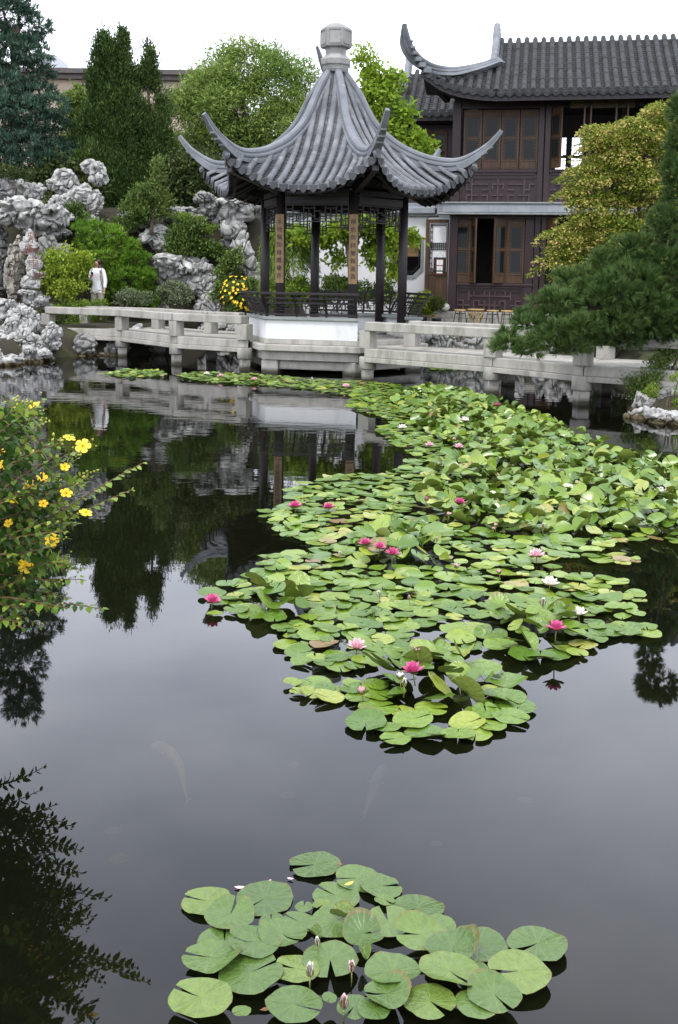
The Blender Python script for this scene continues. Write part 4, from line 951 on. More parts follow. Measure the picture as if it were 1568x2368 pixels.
for i, (a, b, c_, d_, Y, lb) in enumerate((
        (955, 1026, 748, 822, 25.9, 'pale rock of the terrace bank nearest the pavilion'), (1014, 1078, 750, 822, 26.0, 'middle rock of the terrace bank under the bamboo table'),
        (1064, 1150, 752, 824, 25.9, 'fissured rock of the terrace bank beside the pine tip'), (1140, 1240, 752, 826, 25.9, 'terrace bank rock hidden behind the pine branch'), (860, 962, 752, 822, 26.4, 'terrace bank rock behind the pavilion steps'),
        (1235, 1330, 750, 828, 25.6, 'terrace bank rock further behind the pine'), (1320, 1440, 735, 828, 25.0, 'large bank rock glimpsed through gaps of the pine'))):
    rock(lb, a, b, c_, d_, Y, 70 + i, .7, 0, 'rock', group='bank rocks below the terrace', sink=.2)
for i, (a, b, c_, d_, Y, lb) in enumerate((
        (1438, 1520, 938, 990, 15.5, 'flat pale rock jutting into the pond at the tip of the bank'), (1492, 1620, 950, 1012, 14.9, 'flat cracked rock slab at the waterline on the bank'),
        (1462, 1532, 904, 962, 16.2, 'upright wedge of rock standing on the bank tip'), (1522, 1620, 890, 968, 16.2, 'hollowed grey rock under the creeping plant on the bank'))):
    rock(lb, a, b, c_, d_, Y, 80 + i, 1.0, 1 if i < 2 else 0, 'rock' if i != 3 else 'rockdark', group='rocks of the near bank', sink=.25 if i < 2 else .1, sub=5, pits=3)
for i, (a, b, c_, d_) in enumerate(((938, 954, 738, 748), (950, 966, 736, 748), (962, 976, 737, 749))):
    rock(('small white stone nearest the pavilion bench', 'middle small white stone on the terrace edge', 'small white stone beside the yellow stool')[i], a, b, c_, d_, 27.2, 90 + i, 1, 0, 'rock', sub=3, pits=0, group='small stones on the terrace')
# red seal-script characters cut into the pillar
M['redpaint'] = pmat('faded_red_paint', (.12, .05, .045), (.19, .10, .085), rough=.85, scale=12)
for ch, px_, py_, key, sz in (('紫', 75, 551, 'c1', .27), ('獅', 63, 580, 'c1', .29), ('雨', 77, 608, 'c2', .27), ('湫', 70, 636, 'c3', .27)):
    rk = ROCKS[key]; p = at_y(px_, py_, 26.2); me = text_mesh(ch, sz, M['redpaint'], 'carved_character', .004)
    o = link('carved_character', me); mw = stand_up(o, p, (0, -1, 0)); sw_ = o.modifiers.new('lay on rock', 'SHRINKWRAP'); sw_.target = rk; sw_.wrap_method = 'PROJECT'
    sw_.use_project_z = True; sw_.use_negative_direction = True; sw_.use_positive_direction = False; sw_.wrap_mode = 'ABOVE_SURFACE'; sw_.offset = .006
    o.parent = rk
    Rk = Matrix.Translation(rk.location) @ rk.rotation_euler.to_matrix().to_4x4(); o.matrix_local = Rk.inverted() @ mw
# ================================================================== trees, shrubs, hedges
RG = np.random.default_rng(7)
def rdir(n):
    v = RG.normal(size=(n, 3)); return v / np.linalg.norm(v, axis=1, keepdims=True)
def norm(v): return v / (np.linalg.norm(v, axis=1, keepdims=True) + 1e-9)
def leaf_faces(P, D, L_, W_, bend=.12):
    """one folded diamond per leaf"""
    n = len(P); D = norm(D); S = norm(np.cross(D, rdir(n))); N_ = np.cross(S, D); L_ = np.broadcast_to(L_, (n,))[:, None]; W_ = np.broadcast_to(W_, (n,))[:, None]
    mid = P + D * L_ * .45 + N_ * L_ * bend
    V = np.stack([P, mid + S * W_ * .5, P + D * L_, mid - S * W_ * .5], 1).reshape(-1, 3)
    F = np.arange(n * 4).reshape(n, 4); return V, F
def needle_faces(P, D, L_, W_):
    n = len(P); D = norm(D); S = norm(np.cross(D, rdir(n))); L_ = np.broadcast_to(L_, (n,))[:, None]; W_ = np.broadcast_to(W_, (n,))[:, None]
    V = np.stack([P + S * W_ * .5, P - S * W_ * .5, P + D * L_], 1).reshape(-1, 3); return V, np.arange(n * 3).reshape(n, 3)
def lobes_px(lst, Y, dk=.8, sub=6, flat=1.0):
    out = []
    for l in lst:
        cx, cy, rx, ry = l[:4]; yy = Y + (l[4] if len(l) > 4 else 0); s = ppm(yy); c = at_y(cx, cy, yy); out.append((np.array(c), np.array([rx / s, rx / s * dk, ry / s])))
    res = []
    for (c, r) in out:                     # break every lobe up into smaller tufts, so that outlines stay uneven
        if sub: res.append((c, r * .82))
        else: res.append((c, r))
        for d in rdir(sub) if sub else ():
            if d[2] < -.5: d[2] *= -.5
            k = RG.uniform(.30, .52); q = r * k; q = np.maximum(q, r.min() * .28); q[2] *= flat; res.append((c + d * r * RG.uniform(.62, .95), q))
    return res
def shell_points(lobes, n, inner=.55, flat_bottom=0.0):
    """points in the outer shell of a union of ellipsoids, with the direction outwards"""
    wts = np.array([l[1].prod() ** (2 / 3) for l in lobes]); wts /= wts.sum(); P = []; O = []
    for (c, r), k in zip(lobes, RG.multinomial(n, wts)):
        d = rdir(k); q = inner + (1 - inner) * RG.random(k) ** .6
        q = q * np.array([1 + .38 * noise.noise(Vector((c + dd * r) * (1.1 / max(.25, r.max())) + 3.1)) for dd in d])
        p = c + d * r * q[:, None]; keep = np.ones(k, bool)
        for (c2, r2) in lobes:
            if c2 is c: continue
            keep &= (((p - c2) / r2) ** 2).sum(1) > .42
        P.append(p[keep]); O.append(norm(d / r)[keep])
    return np.concatenate(P), np.concatenate(O)
def clumps(P, O, per, sig, up=.3, out=.6, rnd=.8, squash=.7):
    n = len(P); C = np.repeat(P, per, 0); Oo = np.repeat(O, per, 0); j = RG.normal(size=C.shape) * sig; j[:, 2] *= squash
    D = Oo * out + rdir(len(C)) * rnd; D[:, 2] += up
    return C + j, D
def limbs(parent, base, fork, tips, r0, mat, name='trunk', arc=.12):
    m_ = MB(); b, f = Vector(base), Vector(fork); mid = (b + f) / 2 + Vector((random.uniform(-.06, .06), random.uniform(-.06, .06), 0))
    m_.tube([b - Vector((0, 0, .15)), b, mid, f], [r0 * 1.25, r0, r0 * .85, r0 * .72], 9)
    for t_ in tips:
        t_ = Vector(t_); s = b.lerp(f, random.uniform(.7, 1)); q = s.lerp(t_, .5) + Vector((random.uniform(-.1, .1), random.uniform(-.1, .1), (t_ - s).length * arc))
        m_.tube([s, s.lerp(q, .5), q, q.lerp(t_, .55), t_], [r0 * .55, r0 * .46, r0 * .33, r0 * .2, r0 * .07], 6)
    return m_.build(name, mat, parent, True)
def put(parent, name, V, F, mat):
    o = link(name, new_mesh(name, V, F), mat, parent); o.matrix_parent_inverse = Matrix.Translation(parent.location).inverted(); return o
def plant(name, label, cat, base, group=None): return thing(name, label, cat, base, 0, group)
random.seed(5)
LM = {}
LM['spruce'] = leafmat('blue_spruce_needles', (.020, .046, .029), (.055, .105, .068), (.13, .20, .135), .55, .12, .5)
LM['cypress'] = leafmat('cypress_sprays', (.018, .042, .009), (.050, .090, .020), (.105, .150, .038), .6, .12, .6)
LM['willowy'] = leafmat('fresh_willow_leaves', (.070, .135, .020), (.175, .26, .050), (.32, .39, .11), .5, .3, .5)
LM['lime'] = leafmat('lime_green_leaves', (.13, .23, .018), (.26, .37, .038), (.40, .46, .07), .45, .4, .6)
LM['weep'] = leafmat('weeping_leaves', (.10, .19, .022), (.19, .29, .05), (.28, .36, .09), .5, .35, .8)
LM['maple'] = leafmat('maple_leaves', (.085, .135, .018), (.20, .25, .034), (.33, .35, .06), .5, .35, .9)
LM['mapletip'] = leafmat('young_maple_leaves', (.34, .33, .06), (.55, .46, .15), (.62, .45, .21), .5, .35, .9)
LM['pine'] = leafmat('pine_needles', (.024, .056, .013), (.066, .118, .030), (.145, .205, .062), .5, .12, 1.2)
LM['niwaki'] = leafmat('bright_pine_needles', (.05, .115, .010), (.115, .225, .020), (.20, .32, .035), .5, .15, .9)
LM['shrub'] = leafmat('shrub_leaves', (.040, .080, .016), (.11, .17, .038), (.20, .25, .065), .5, .2, .9)
LM['hedge'] = leafmat('clipped_hedge_leaves', (.08, .15, .018), (.18, .27, .038), (.28, .35, .07), .5, .3, .9)
LM['yellowshrub'] = leafmat('yellow_green_leaves', (.13, .21, .018), (.28, .37, .040), (.42, .46, .07), .5, .35, 1.0)
LM['greygreen'] = leafmat('grey_green_leaves', (.06, .085, .035), (.17, .21, .11), (.34, .37, .24), .6, .2, 1.0)
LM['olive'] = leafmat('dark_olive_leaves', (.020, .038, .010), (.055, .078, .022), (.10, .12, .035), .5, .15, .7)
# ---- blue spruce
b = at_y(30, 420, 33.0); tr = plant('spruce_tree', 'blue-green spruce towering at the left edge', 'tree', b)
lb = lobes_px([(10, -140, 60, 70), (10, -50, 80, 60), (25, 30, 80, 45), (55, 70, 62, 36), (70, 120, 50, 30), (10, 120, 90, 50), (50, 170, 68, 34), (0, 200, 100, 45), (75, 215, 60, 28), (40, 260, 100, 36), (95, 285, 62, 26), (0, 300, 120, 40), (70, 330, 92, 32), (120, 350, 62, 22), (30, 375, 130, 30), (-60, 120, 100, 120), (-80, 300, 110, 90), (90, 395, 80, 24), (10, 420, 100, 26)], 33.0, .9)
P, O = shell_points(lb, 7600, .5); C, D = clumps(P, O, 15, .05, .25, .8, .55)
V, F = needle_faces(C, D, RG.uniform(.10, .19, len(C)), .038); put(tr, 'crown', V, F, LM['spruce'])
limbs(tr, b, at_y(36, 60, 33.0), [at_y(x, y, 33.0) for x, y in ((110, 300), (-60, 330), (90, 200), (-40, 150), (70, 110), (0, 0))], .16, M['bark'])
# ---- cypresses
def cypress(label, lst, Y, n, bx_, by_, tip):
    b = at_y(bx_, by_, Y); tr = plant('cypress_tree', label, 'tree', b, 'dark cypresses behind the rocks')
    P, O = shell_points(lobes_px(lst, Y, .9), n, .62); nz = np.array([noise.noise(Vector(p * 1.3)) for p in P]); k = nz > -.32; P, O = P[k], O[k]
    C, D = clumps(P, O, 15, .075, .75, .55, .5, 1.6); V, F = leaf_faces(C, D, RG.uniform(.08, .17, len(C)), .036); put(tr, 'crown', V, F, LM['cypress'])
    limbs(tr, b, at_y(tip[0], tip[1] + 130, Y), [at_y(*tip, Y + .2)], .09, M['bark']); return tr
cypress('broad dark cypress with a twin-pointed top behind the summit rocks', [(240, 112, 18, 36), (280, 108, 18, 36), (262, 150, 38, 40), (256, 190, 50, 45), (262, 245, 60, 50), (252, 300, 72, 60), (262, 370, 92, 66), (300, 430, 110, 60), (330, 480, 110, 46), (225, 190, 22, 36), (230, 330, 50, 50)], 33.2, 9000, 270, 500, (265, 110))
cypress('slim pointed cypress right of the broad one', [(345, 128, 8, 28), (345, 165, 13, 30), (346, 205, 22, 36), (322, 200, 12, 40), (350, 255, 33, 44), (356, 310, 44, 50), (368, 370, 52, 60), (385, 430, 54, 60)], 33.6, 4200, 352, 500, (346, 130))
# ---- leafy tree with narrow leaves
def broad(label, name, lst, Y, n, per, sig, Ll, Wl, mat, base, fork, tips, r0, dk=.8, up=.15, out=.5, rnd=.9, inner=.5, bark='bark', group=None, cat='tree', thin=None, squash=.7):
    b = at_y(*base, Y); tr = plant(name, label, cat, b, group)
    P, O = shell_points(lobes_px(lst, Y, dk), n, inner)
    if thin is not None:
        nz = np.array([noise.noise(Vector(p * thin[0])) for p in P]); k = nz > thin[1]; P, O = P[k], O[k]
    C, D = clumps(P, O, per, sig, up, out, rnd, squash); V, F = leaf_faces(C, D, RG.uniform(Ll * .7, Ll * 1.25, len(C)), Wl); put(tr, 'crown', V, F, LM[mat])
    if fork: limbs(tr, b, at_y(*fork, Y), [at_y(x, y, Y + random.uniform(-.3, .3)) for x, y in tips], r0, M[bark])
    return tr
broad('big round leafy tree with narrow bright leaves left of the pavilion roof', 'leafy_tree', [(560, 170, 70, 62), (600, 150, 60, 50), (520, 210, 80, 70), (640, 210, 80, 70), (470, 265, 66, 66), (430, 330, 50, 70), (690, 215, 50, 66), (580, 260, 110, 80), (660, 300, 90, 70), (500, 340, 90, 70), (420, 250, 34, 40), (600, 370, 120, 60)], 37.0, 5200, 19, .20, .17, .04, 'willowy', (570, 520), (575, 330), ((470, 260), (640, 220), (560, 170), (690, 240), (520, 210)), .17, .9, .2, .5, .8, .5, thin=(.8, -.28))
broad('yellow-green young tree glimpsed between spruce and cypress', 'leafy_tree', [(178, 250, 26, 50), (190, 300, 30, 46), (172, 330, 26, 40)], 36, 420, 14, .14, .2, .05, 'willowy', (182, 480), (182, 320), ((178, 250), (190, 280)), .06)
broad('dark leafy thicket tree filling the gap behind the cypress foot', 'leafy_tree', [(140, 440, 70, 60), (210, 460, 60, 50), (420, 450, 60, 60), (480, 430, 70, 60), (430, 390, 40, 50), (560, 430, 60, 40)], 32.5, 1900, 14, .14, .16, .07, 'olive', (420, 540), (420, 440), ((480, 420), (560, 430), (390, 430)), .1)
# ---- lime-green tree beyond the pavilion
broad('lime-green young tree rising behind the pavilion', 'leafy_tree', [(838, 130, 18, 34), (866, 170, 22, 26), (850, 200, 26, 30), (895, 190, 28, 30), (880, 235, 40, 30), (930, 270, 34, 30), (905, 310, 40, 34), (955, 330, 40, 26), (985, 345, 18, 16), (940, 360, 36, 18), (860, 280, 40, 40),
       (770, 540, 42, 26), (745, 560, 26, 22), (840, 530, 40, 30), (890, 530, 44, 30), (890, 580, 30, 34), (870, 590, 28, 34), (948, 548, 18, 16), (905, 630, 22, 20), (700, 545, 24, 20), (780, 600, 20, 20)], 27.6, 1000, 12, .10, .15, .08, 'lime', (811, 700), (800, 540), ((770, 500), (850, 470), (870, 380), (845, 200), (900, 560), (735, 560), (915, 300)), .085, .9, .0, .5, .8, .35, 'palebark')
# weeping mound
b = at_y(665, 700, 28.2); tr = plant('weeping_tree', 'weeping tree with hanging strands seen through the pavilion', 'tree', b)
Pp, Dd = [], []
for i in range(620):
    a = RG.uniform(0, 2 * math.pi); r = RG.uniform(.1, .8) ** .7 * .75; t0 = np.array(at_y(668, 540, 28.2)) + np.array([math.cos(a) * r, math.sin(a) * r * .8, .30 - r * r * .55]); ln = RG.uniform(.4, 1.35)
    for k in range(int(ln / .05)):
        q = k * .05; p = t0 + np.array([math.cos(a) * (.16 * q), math.sin(a) * .16 * q, -q * (.75 + .25 * q)]); Pp.append(p + RG.normal(size=3) * .02); Dd.append([math.cos(a) * .5 + RG.normal() * .45, math.sin(a) * .5 + RG.normal() * .45, -1.0])
V, F = leaf_faces(np.array(Pp), np.array(Dd), RG.uniform(.10, .19, len(Pp)), .022); put(tr, 'crown', V, F, LM['weep'])
limbs(tr, b, at_y(668, 560, 28.2), [at_y(640, 545, 28.2), at_y(700, 545, 28.2)], .05, M['bark'])
# ---- hedges and shrubs
def bush(label, name, lst, Y, n, per, sig, Ll, Wl, mat, dk=.7, group=None, cat='shrub', up=.3, flowers=None, out=.7):
    xs_ = [l[0] for l in lst]; b = at_y(sum(xs_) / len(xs_), max(l[1] + l[3] for l in lst), Y); tr = plant(name, label, cat, b, group)
    P, O = shell_points(lobes_px([(l[0], l[1] + l[3] * .06, l[2] * .9, l[3] * .88) for l in lst], Y, dk), n, .5); nz = np.array([noise.noise(Vector(p * 3.2)) for p in P]); P, O = P[nz > -.16], O[nz > -.16]
    C, D = clumps(P, O, per, sig, up, out, .8); V, F = leaf_faces(C, D, RG.uniform(Ll * .7, Ll * 1.25, len(C)), Wl)
    o = put(tr, 'foliage', V, F, LM[mat])
    m_ = MB(); bb = Vector(b)
    for k in range(6):
        l = lst[k % len(lst)]; t_ = at_y(l[0] + random.uniform(-.4, .4) * l[2], l[1], Y); m_.tube([Vector((t_.x, t_.y, bb.z - .1)), t_.lerp(bb, .4), t_], [.02, .015, .006], 5)
    m_.build('stem', M['bark'], tr).matrix_parent_inverse = Matrix.Translation(tr.location).inverted()
    return tr
bush('clipped light green hedge behind the pavilion benches, left stretch', 'hedge', [(625, 680, 36, 34), (680, 678, 40, 34), (730, 684, 36, 30)], 27.8, 900, 14, .06, .09, .04, 'hedge', cat='hedge')
bush('rounded green bush behind the pavilion benches, right stretch', 'hedge', [(785, 668, 44, 34), (840, 672, 38, 32), (890, 680, 34, 26)], 27.6, 900, 14, .06, .085, .04, 'shrub', cat='hedge')
bush('leafy green shrub on the slope above the grotto', 'shrub', [(420, 560, 42, 34), (470, 570, 36, 36), (440, 530, 34, 22), (400, 590, 26, 20)], 29.6, 900, 13, .09, .10, .045, 'shrub')
bush('small variegated shrub growing at the grotto foot', 'shrub', [(400, 680, 36, 28), (372, 676, 18, 18), (425, 690, 20, 20)], 28.6, 620, 12, .05, .06, .032, 'greygreen')
bush('grey-green tuft of leaves left of the grotto', 'shrub', [(300, 692, 30, 20), (275, 690, 18, 14), (330, 690, 18, 18)], 28.2, 420, 12, .05, .065, .028, 'greygreen')
bush('low clipped hedge along the left bridge rail', 'hedge', [(90, 712, 30, 20), (140, 712, 40, 18), (190, 708, 40, 18), (228, 708, 28, 18), (100, 735, 28, 20), (160, 738, 34, 20), (215, 738, 36, 20)], 27.6, 760, 14, .05, .055, .026, 'hedge', cat='hedge')
bush('dark ground cover on the slope right of the summit rocks', 'shrub', [(185, 505, 36, 22), (170, 480, 22, 22), (290, 515, 40, 20), (330, 500, 30, 16)], 29.7, 560, 12, .08, .08, .04, 'shrub')
bush('dark shrub between the grotto and the pavilion', 'shrub', [(520, 650, 24, 34), (510, 690, 22, 30), (530, 620, 20, 24), (545, 600, 20, 26)], 29.0, 560, 12, .07, .09, .045, 'shrub')
bush('low yellowish ground cover on the ridge above the leafy shrub', 'shrub', [(405, 498, 38, 9), (445, 508, 34, 9), (480, 530, 26, 9)], 29.7, 200, 12, .05, .05, .03, 'hedge')
bush('dark ferny growth at the foot of the summit rocks', 'shrub', [(60, 480, 50, 18), (120, 470, 26, 16), (10, 400, 50, 18)], 29.9, 380, 12, .08, .1, .04, 'olive')
bush('dark shrub hanging over the far end of the right bridge', 'shrub', [(1545, 850, 50, 40), (1500, 880, 46, 34), (1560, 800, 50, 40), (1475, 905, 26, 22)], 16.6, 1000, 12, .06, .05, .022, 'shrub', dk=.8)
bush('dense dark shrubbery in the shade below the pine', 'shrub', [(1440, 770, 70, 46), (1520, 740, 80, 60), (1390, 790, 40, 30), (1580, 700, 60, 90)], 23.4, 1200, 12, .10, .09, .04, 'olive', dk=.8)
# flowering shrub by the pavilion
fb = bush('yellow-flowering shrub at the left foot of the pavilion', 'flowering_shrub', [(550, 680, 32, 38), (575, 665, 26, 30), (535, 705, 20, 22), (590, 690, 18, 30)], 28.6, 620, 12, .06, .08, .035, 'shrub')
M['yellow'] = pmat('yellow_petal', (.72, .44, .012), (.85, .58, .02), rough=.5, scale=30)
P, O = shell_points(lobes_px([(550, 680, 34, 42), (575, 665, 28, 33), (535, 705, 22, 25)], 28.6, .7, 0), 300, .98); k = (O[:, 1] < .2); P = P[k][:56]; O = O[k][:56]
fm = MB()
for a in range(5):
    an = 2 * math.pi * a / 5; c_, s_ = math.cos(an), math.sin(an); fm.add([(0, 0, 0), (.6 * c_ - .42 * s_, .6 * s_ + .42 * c_, .18), (c_, s_, .22), (.6 * c_ + .42 * s_, .6 * s_ - .42 * c_, .18)], [(0, 1, 2, 3)])
FLM = new_mesh('flower', fm.v, fm.f); FLM.materials.append(M['yellow'])
for p, o_ in zip(P, O):
    o = link('flower', FLM, None, fb); q = Vector(o_ + np.array([0, -.5, .5])).to_track_quat('Z', 'Y'); o.matrix_local = Matrix.Translation(Vector(p) - fb.location) @ q.to_matrix().to_4x4() @ Matrix.Scale(.042, 4)
# yellow-green shrub with the red-tinged tips, near the woman
tr = broad('airy yellow-green shrub in front of the carved rock pillar', 'shrub', [(150, 605, 40, 34), (175, 625, 34, 28), (125, 640, 34, 28), (165, 660, 42, 30), (140, 680, 30, 20), (190, 600, 20, 18), (110, 665, 18, 14), (128, 600, 16, 16), (155, 578, 14, 14), (205, 610, 9, 7)], 27.6, 560, 11, .075, .085, .05, 'yellowshrub', (155, 715), (155, 680), ((150, 590), (190, 600), (120, 620), (110, 660), (185, 640), (168, 575)), .022, .8, .2, .5, .8, .3, cat='shrub')
# clipped pine beside the woman
nb = at_y(270, 725, 29.0); tr = plant('cloud_pruned_pine', 'bright green cloud-pruned pine behind the woman', 'tree', nb)
lb = lobes_px([(220, 532, 40, 22), (260, 545, 40, 20), (205, 565, 44, 20), (285, 570, 40, 22), (240, 588, 52, 22), (310, 600, 40, 20), (190, 610, 26, 18), (270, 625, 56, 26), (330, 640, 36, 26), (240, 660, 40, 26), (290, 680, 60, 28), (345, 690, 30, 26)], 29.0, .9)
P, O = shell_points(lb, 2100, .55); C, D = clumps(P, O, 18, .03, .45, .6, .7); V, F = needle_faces(C, D, RG.uniform(.07, .13, len(C)), .022); put(tr, 'crown', V, F, LM['niwaki'])
limbs(tr, nb, at_y(262, 600, 29.0), [at_y(x, y, 29.0) for x, y in ((215, 545), (300, 575), (200, 605), (320, 640), (245, 540))], .07, M['bark'])
# small airy conifer on the ridge
b = at_y(350, 530, 29.5); tr = plant('small_conifer', 'small airy light green conifer on the rock ridge', 'tree', b)
lb = lobes_px([(368, 385, 12, 24), (366, 420, 20, 26), (352, 450, 40, 22), (330, 470, 42, 18), (372, 470, 26, 22), (310, 485, 30, 12), (350, 492, 40, 12)], 29.5, .9)
P, O = shell_points(lb, 420, .3); C, D = clumps(P, O, 12, .07, .5, .6, .7); V, F = leaf_faces(C, D, RG.uniform(.08, .15, len(C)), .035); put(tr, 'crown', V, F, LM['weep' if False else 'shrub'])
limbs(tr, b, at_y(362, 440, 29.5), [at_y(x, y, 29.5) for x, y in ((368, 370), (310, 480), (385, 470))], .05, M['bark'])
# ---- Japanese maple in front of the hall
mb_ = at_y(1470, 790, 22.6); tr = plant('maple_tree', 'golden-green Japanese maple in front of the hall', 'tree', mb_)
ml = [(1530, 262, 44, 26), (1470, 300, 66, 30), (1400, 330, 46, 26), (1380, 300, 26, 12), (1545, 320, 70, 40), (1440, 360, 80, 34), (1360, 390, 40, 24), (1400, 420, 76, 30), (1500, 410, 90, 44), (1340, 450, 38, 22), (1400, 480, 86, 34), (1300, 400, 16, 7), (1480, 490, 90, 44), (1345, 520, 60, 28), (1285, 545, 40, 16), (1262, 535, 22, 10), (1330, 565, 60, 24), (1420, 560, 80, 40), (1290, 598, 34, 14), (1330, 620, 50, 22), (1560, 480, 80, 70), (1500, 590, 90, 50)]
lb = lobes_px(ml, 22.6, .75, 3, .8); P, O = shell_points(lb, 760, .25); Pp, Dd, Tp = [], [], []
for p, o_ in zip(P, O):                    # flat, slightly drooping sprays in tiers
    R = RG.uniform(.16, .36); k = int(900 * R * R) + 30; a = RG.uniform(0, 2 * math.pi, k); r = np.sqrt(RG.random(k)) * R; ou = o_[:2] / (np.hypot(*o_[:2]) + 1e-6)
    x, y = np.cos(a) * r, np.sin(a) * r; z = -.5 * r * r / R + RG.normal(size=k) * .018 - .25 * (x * ou[0] + y * ou[1]) + .10 * o_[2]
    Pp.append(np.stack([x, y, z], 1) + p); dd = np.stack([np.cos(a), np.sin(a), np.full(k, -.25)], 1) + RG.normal(size=(k, 3)) * .45; Dd.append(dd); Tp.append((r / R + RG.normal(size=k) * .25 > .80) & (o_[2] > -.35))
Pp, Dd, Tp = np.concatenate(Pp), np.concatenate(Dd), np.concatenate(Tp)
for sel, nm, mt in ((~Tp, 'crown', 'maple'), (Tp, 'young_leaves', 'mapletip')):
    V, F = leaf_faces(Pp[sel], Dd[sel], RG.uniform(.045, .085, sel.sum()), .036); put(tr, nm, V, F, LM[mt])
limbs(tr, mb_, at_y(1450, 600, 22.6), [at_y(x, y, 22.6) for x, y in ((1300, 545), (1340, 460), (1400, 340), (1500, 300), (1540, 420), (1340, 610), (1280, 598))], .10, M['bark'])
# ---- great pine on the right bank
pb = Vector((5.75, 16.6, .5)); tr = plant('pine_tree', 'dark green pine reaching over the bridge from the bank', 'tree', pb)
pl = [(1180, 800, 40, 26, 0), (1222, 812, 34, 22, .1), (1170, 780, 26, 18, .2), (1250, 790, 50, 28, .2), (1225, 752, 46, 24, .3), (1290, 772, 50, 26, .1), (1320, 806, 40, 22, .2), (1280, 735, 56, 26, .4), (1345, 755, 56, 30, 0), (1215, 730, 24, 14, .5), (1310, 700, 56, 26, .4), (1380, 715, 66, 34, .2), (1395, 760, 44, 26, .2), (1350, 668, 56, 26, .5), (1430, 680, 70, 34, .2), (1400, 640, 52, 24, .6), (1460, 730, 60, 36, .4), (1480, 640, 62, 34, .3), (1450, 605, 44, 22, .7), (1440, 790, 60, 26, .5), (1530, 690, 66, 44, .3), (1530, 610, 56, 40, .4), (1560, 540, 40, 46, .6), (1520, 770, 70, 36, .6), (1590, 640, 70, 90, .3), (1580, 450, 50, 60, .6), (1556, 400, 30, 40, .7), (1566, 330, 28, 40, .8), (1600, 260, 50, 50, .8), (1600, 780, 60, 50, .5), (1330, 648, 44, 24, .6), (1275, 700, 40, 22, .5), (1400, 606, 48, 24, .7), (1470, 572, 54, 28, .6), (1535, 530, 50, 36, .6), (1500, 720, 60, 40, .1), (1420, 745, 60, 34, .1), (1560, 740, 60, 50, .2), (1350, 785, 50, 24, .4), (1470, 770, 60, 26, .8)]
lb = lobes_px(pl, 16.0, .9, 4); P, O = shell_points(lb, 11000, .5); k = O[:, 2] > -.75; P, O = P[k], O[k]; O = norm(O + RG.normal(size=O.shape) * .35)
C, D = clumps(P, O, 32, .010, .35, 1.0, .42, 1); V, F = needle_faces(C, D, RG.uniform(.08, .15, len(C)), .0085); put(tr, 'crown', V, F, LM['pine'])
lim = limbs(tr, pb, at_y(1600, 600, 16.4), [at_y(x, y, 16.5) for x, y in ((1180, 800), (1250, 765), (1340, 785), (1320, 725), (1430, 715), (1400, 665), (1500, 650), (1575, 430), (1440, 795), (1220, 812))], .12, M['bark'], 'trunk', -.10)
for ch in tr.children: ch.matrix_parent_inverse = Matrix.Translation(tr.location).inverted()
# (limb meshes are in world space)
for o in list(COL.objects):
    if o.name.split('.')[0] == 'trunk' and o.parent: o.matrix_parent_inverse = Matrix.Translation(o.parent.location).inverted()
# ---- creeping plant over the bank rocks
bush('fine-leaved creeper draped over the bank rocks at the pine foot', 'creeper', [(1540, 900, 36, 20), (1565, 930, 30, 26), (1510, 905, 22, 14), (1570, 880, 40, 20)], 15.6, 520, 12, .03, .035, .014, 'hedge', cat='creeper')
# ---- building beyond the garden
far = thing('distant_building', 'tan building with dark roof edge beyond the trees', 'building', at_y(290, 300, 58))
M['tanwall'] = pmat('tan_wall', (.33, .26, .20), (.38, .30, .235), rough=.85, scale=.4); M['roofedge'] = pmat('dark_roof_edge', (.06, .05, .05), (.09, .075, .07), rough=.6); M['pale'] = pmat('pale_metal', (.42, .44, .47), (.5, .52, .55), rough=.5)
a = at_y(60, 165, 58); c_ = at_y(440, 170, 58); z0_ = at_y(290, 500, 58).z; fx = far.location
def rel(x0, x1, y0, y1, z0, z1): return MB().bx(x0 - fx.x, x1 - fx.x, y0 - fx.y, y1 - fx.y, z0 - fx.z, z1 - fx.z)
zt = at_y(290, 186, 58).z; zr_ = at_y(290, 163, 58).z; xl, xr = at_y(-300, 165, 58).x, at_y(520, 170, 58).x
rel(xl, xr, 58, 70, z0_ - 3, zt).build('wall', M['tanwall'], far); rel(xl - .2, xr + .2, 57.7, 70.2, zt + .003, zt + (zr_ - zt) * .5).build('roof_edge', M['roofedge'], far); rel(xl - .3, xr + .3, 57.5, 70.4, zt + (zr_ - zt) * .5 + .003, zr_).build('roof_edge', M['roofedge'], far)
rel(at_y(80, 140, 62).x, at_y(138, 140, 62).x, 61, 64, zr_ + .004, at_y(110, 134, 62).z).build('plant_room', M['pale'], far)
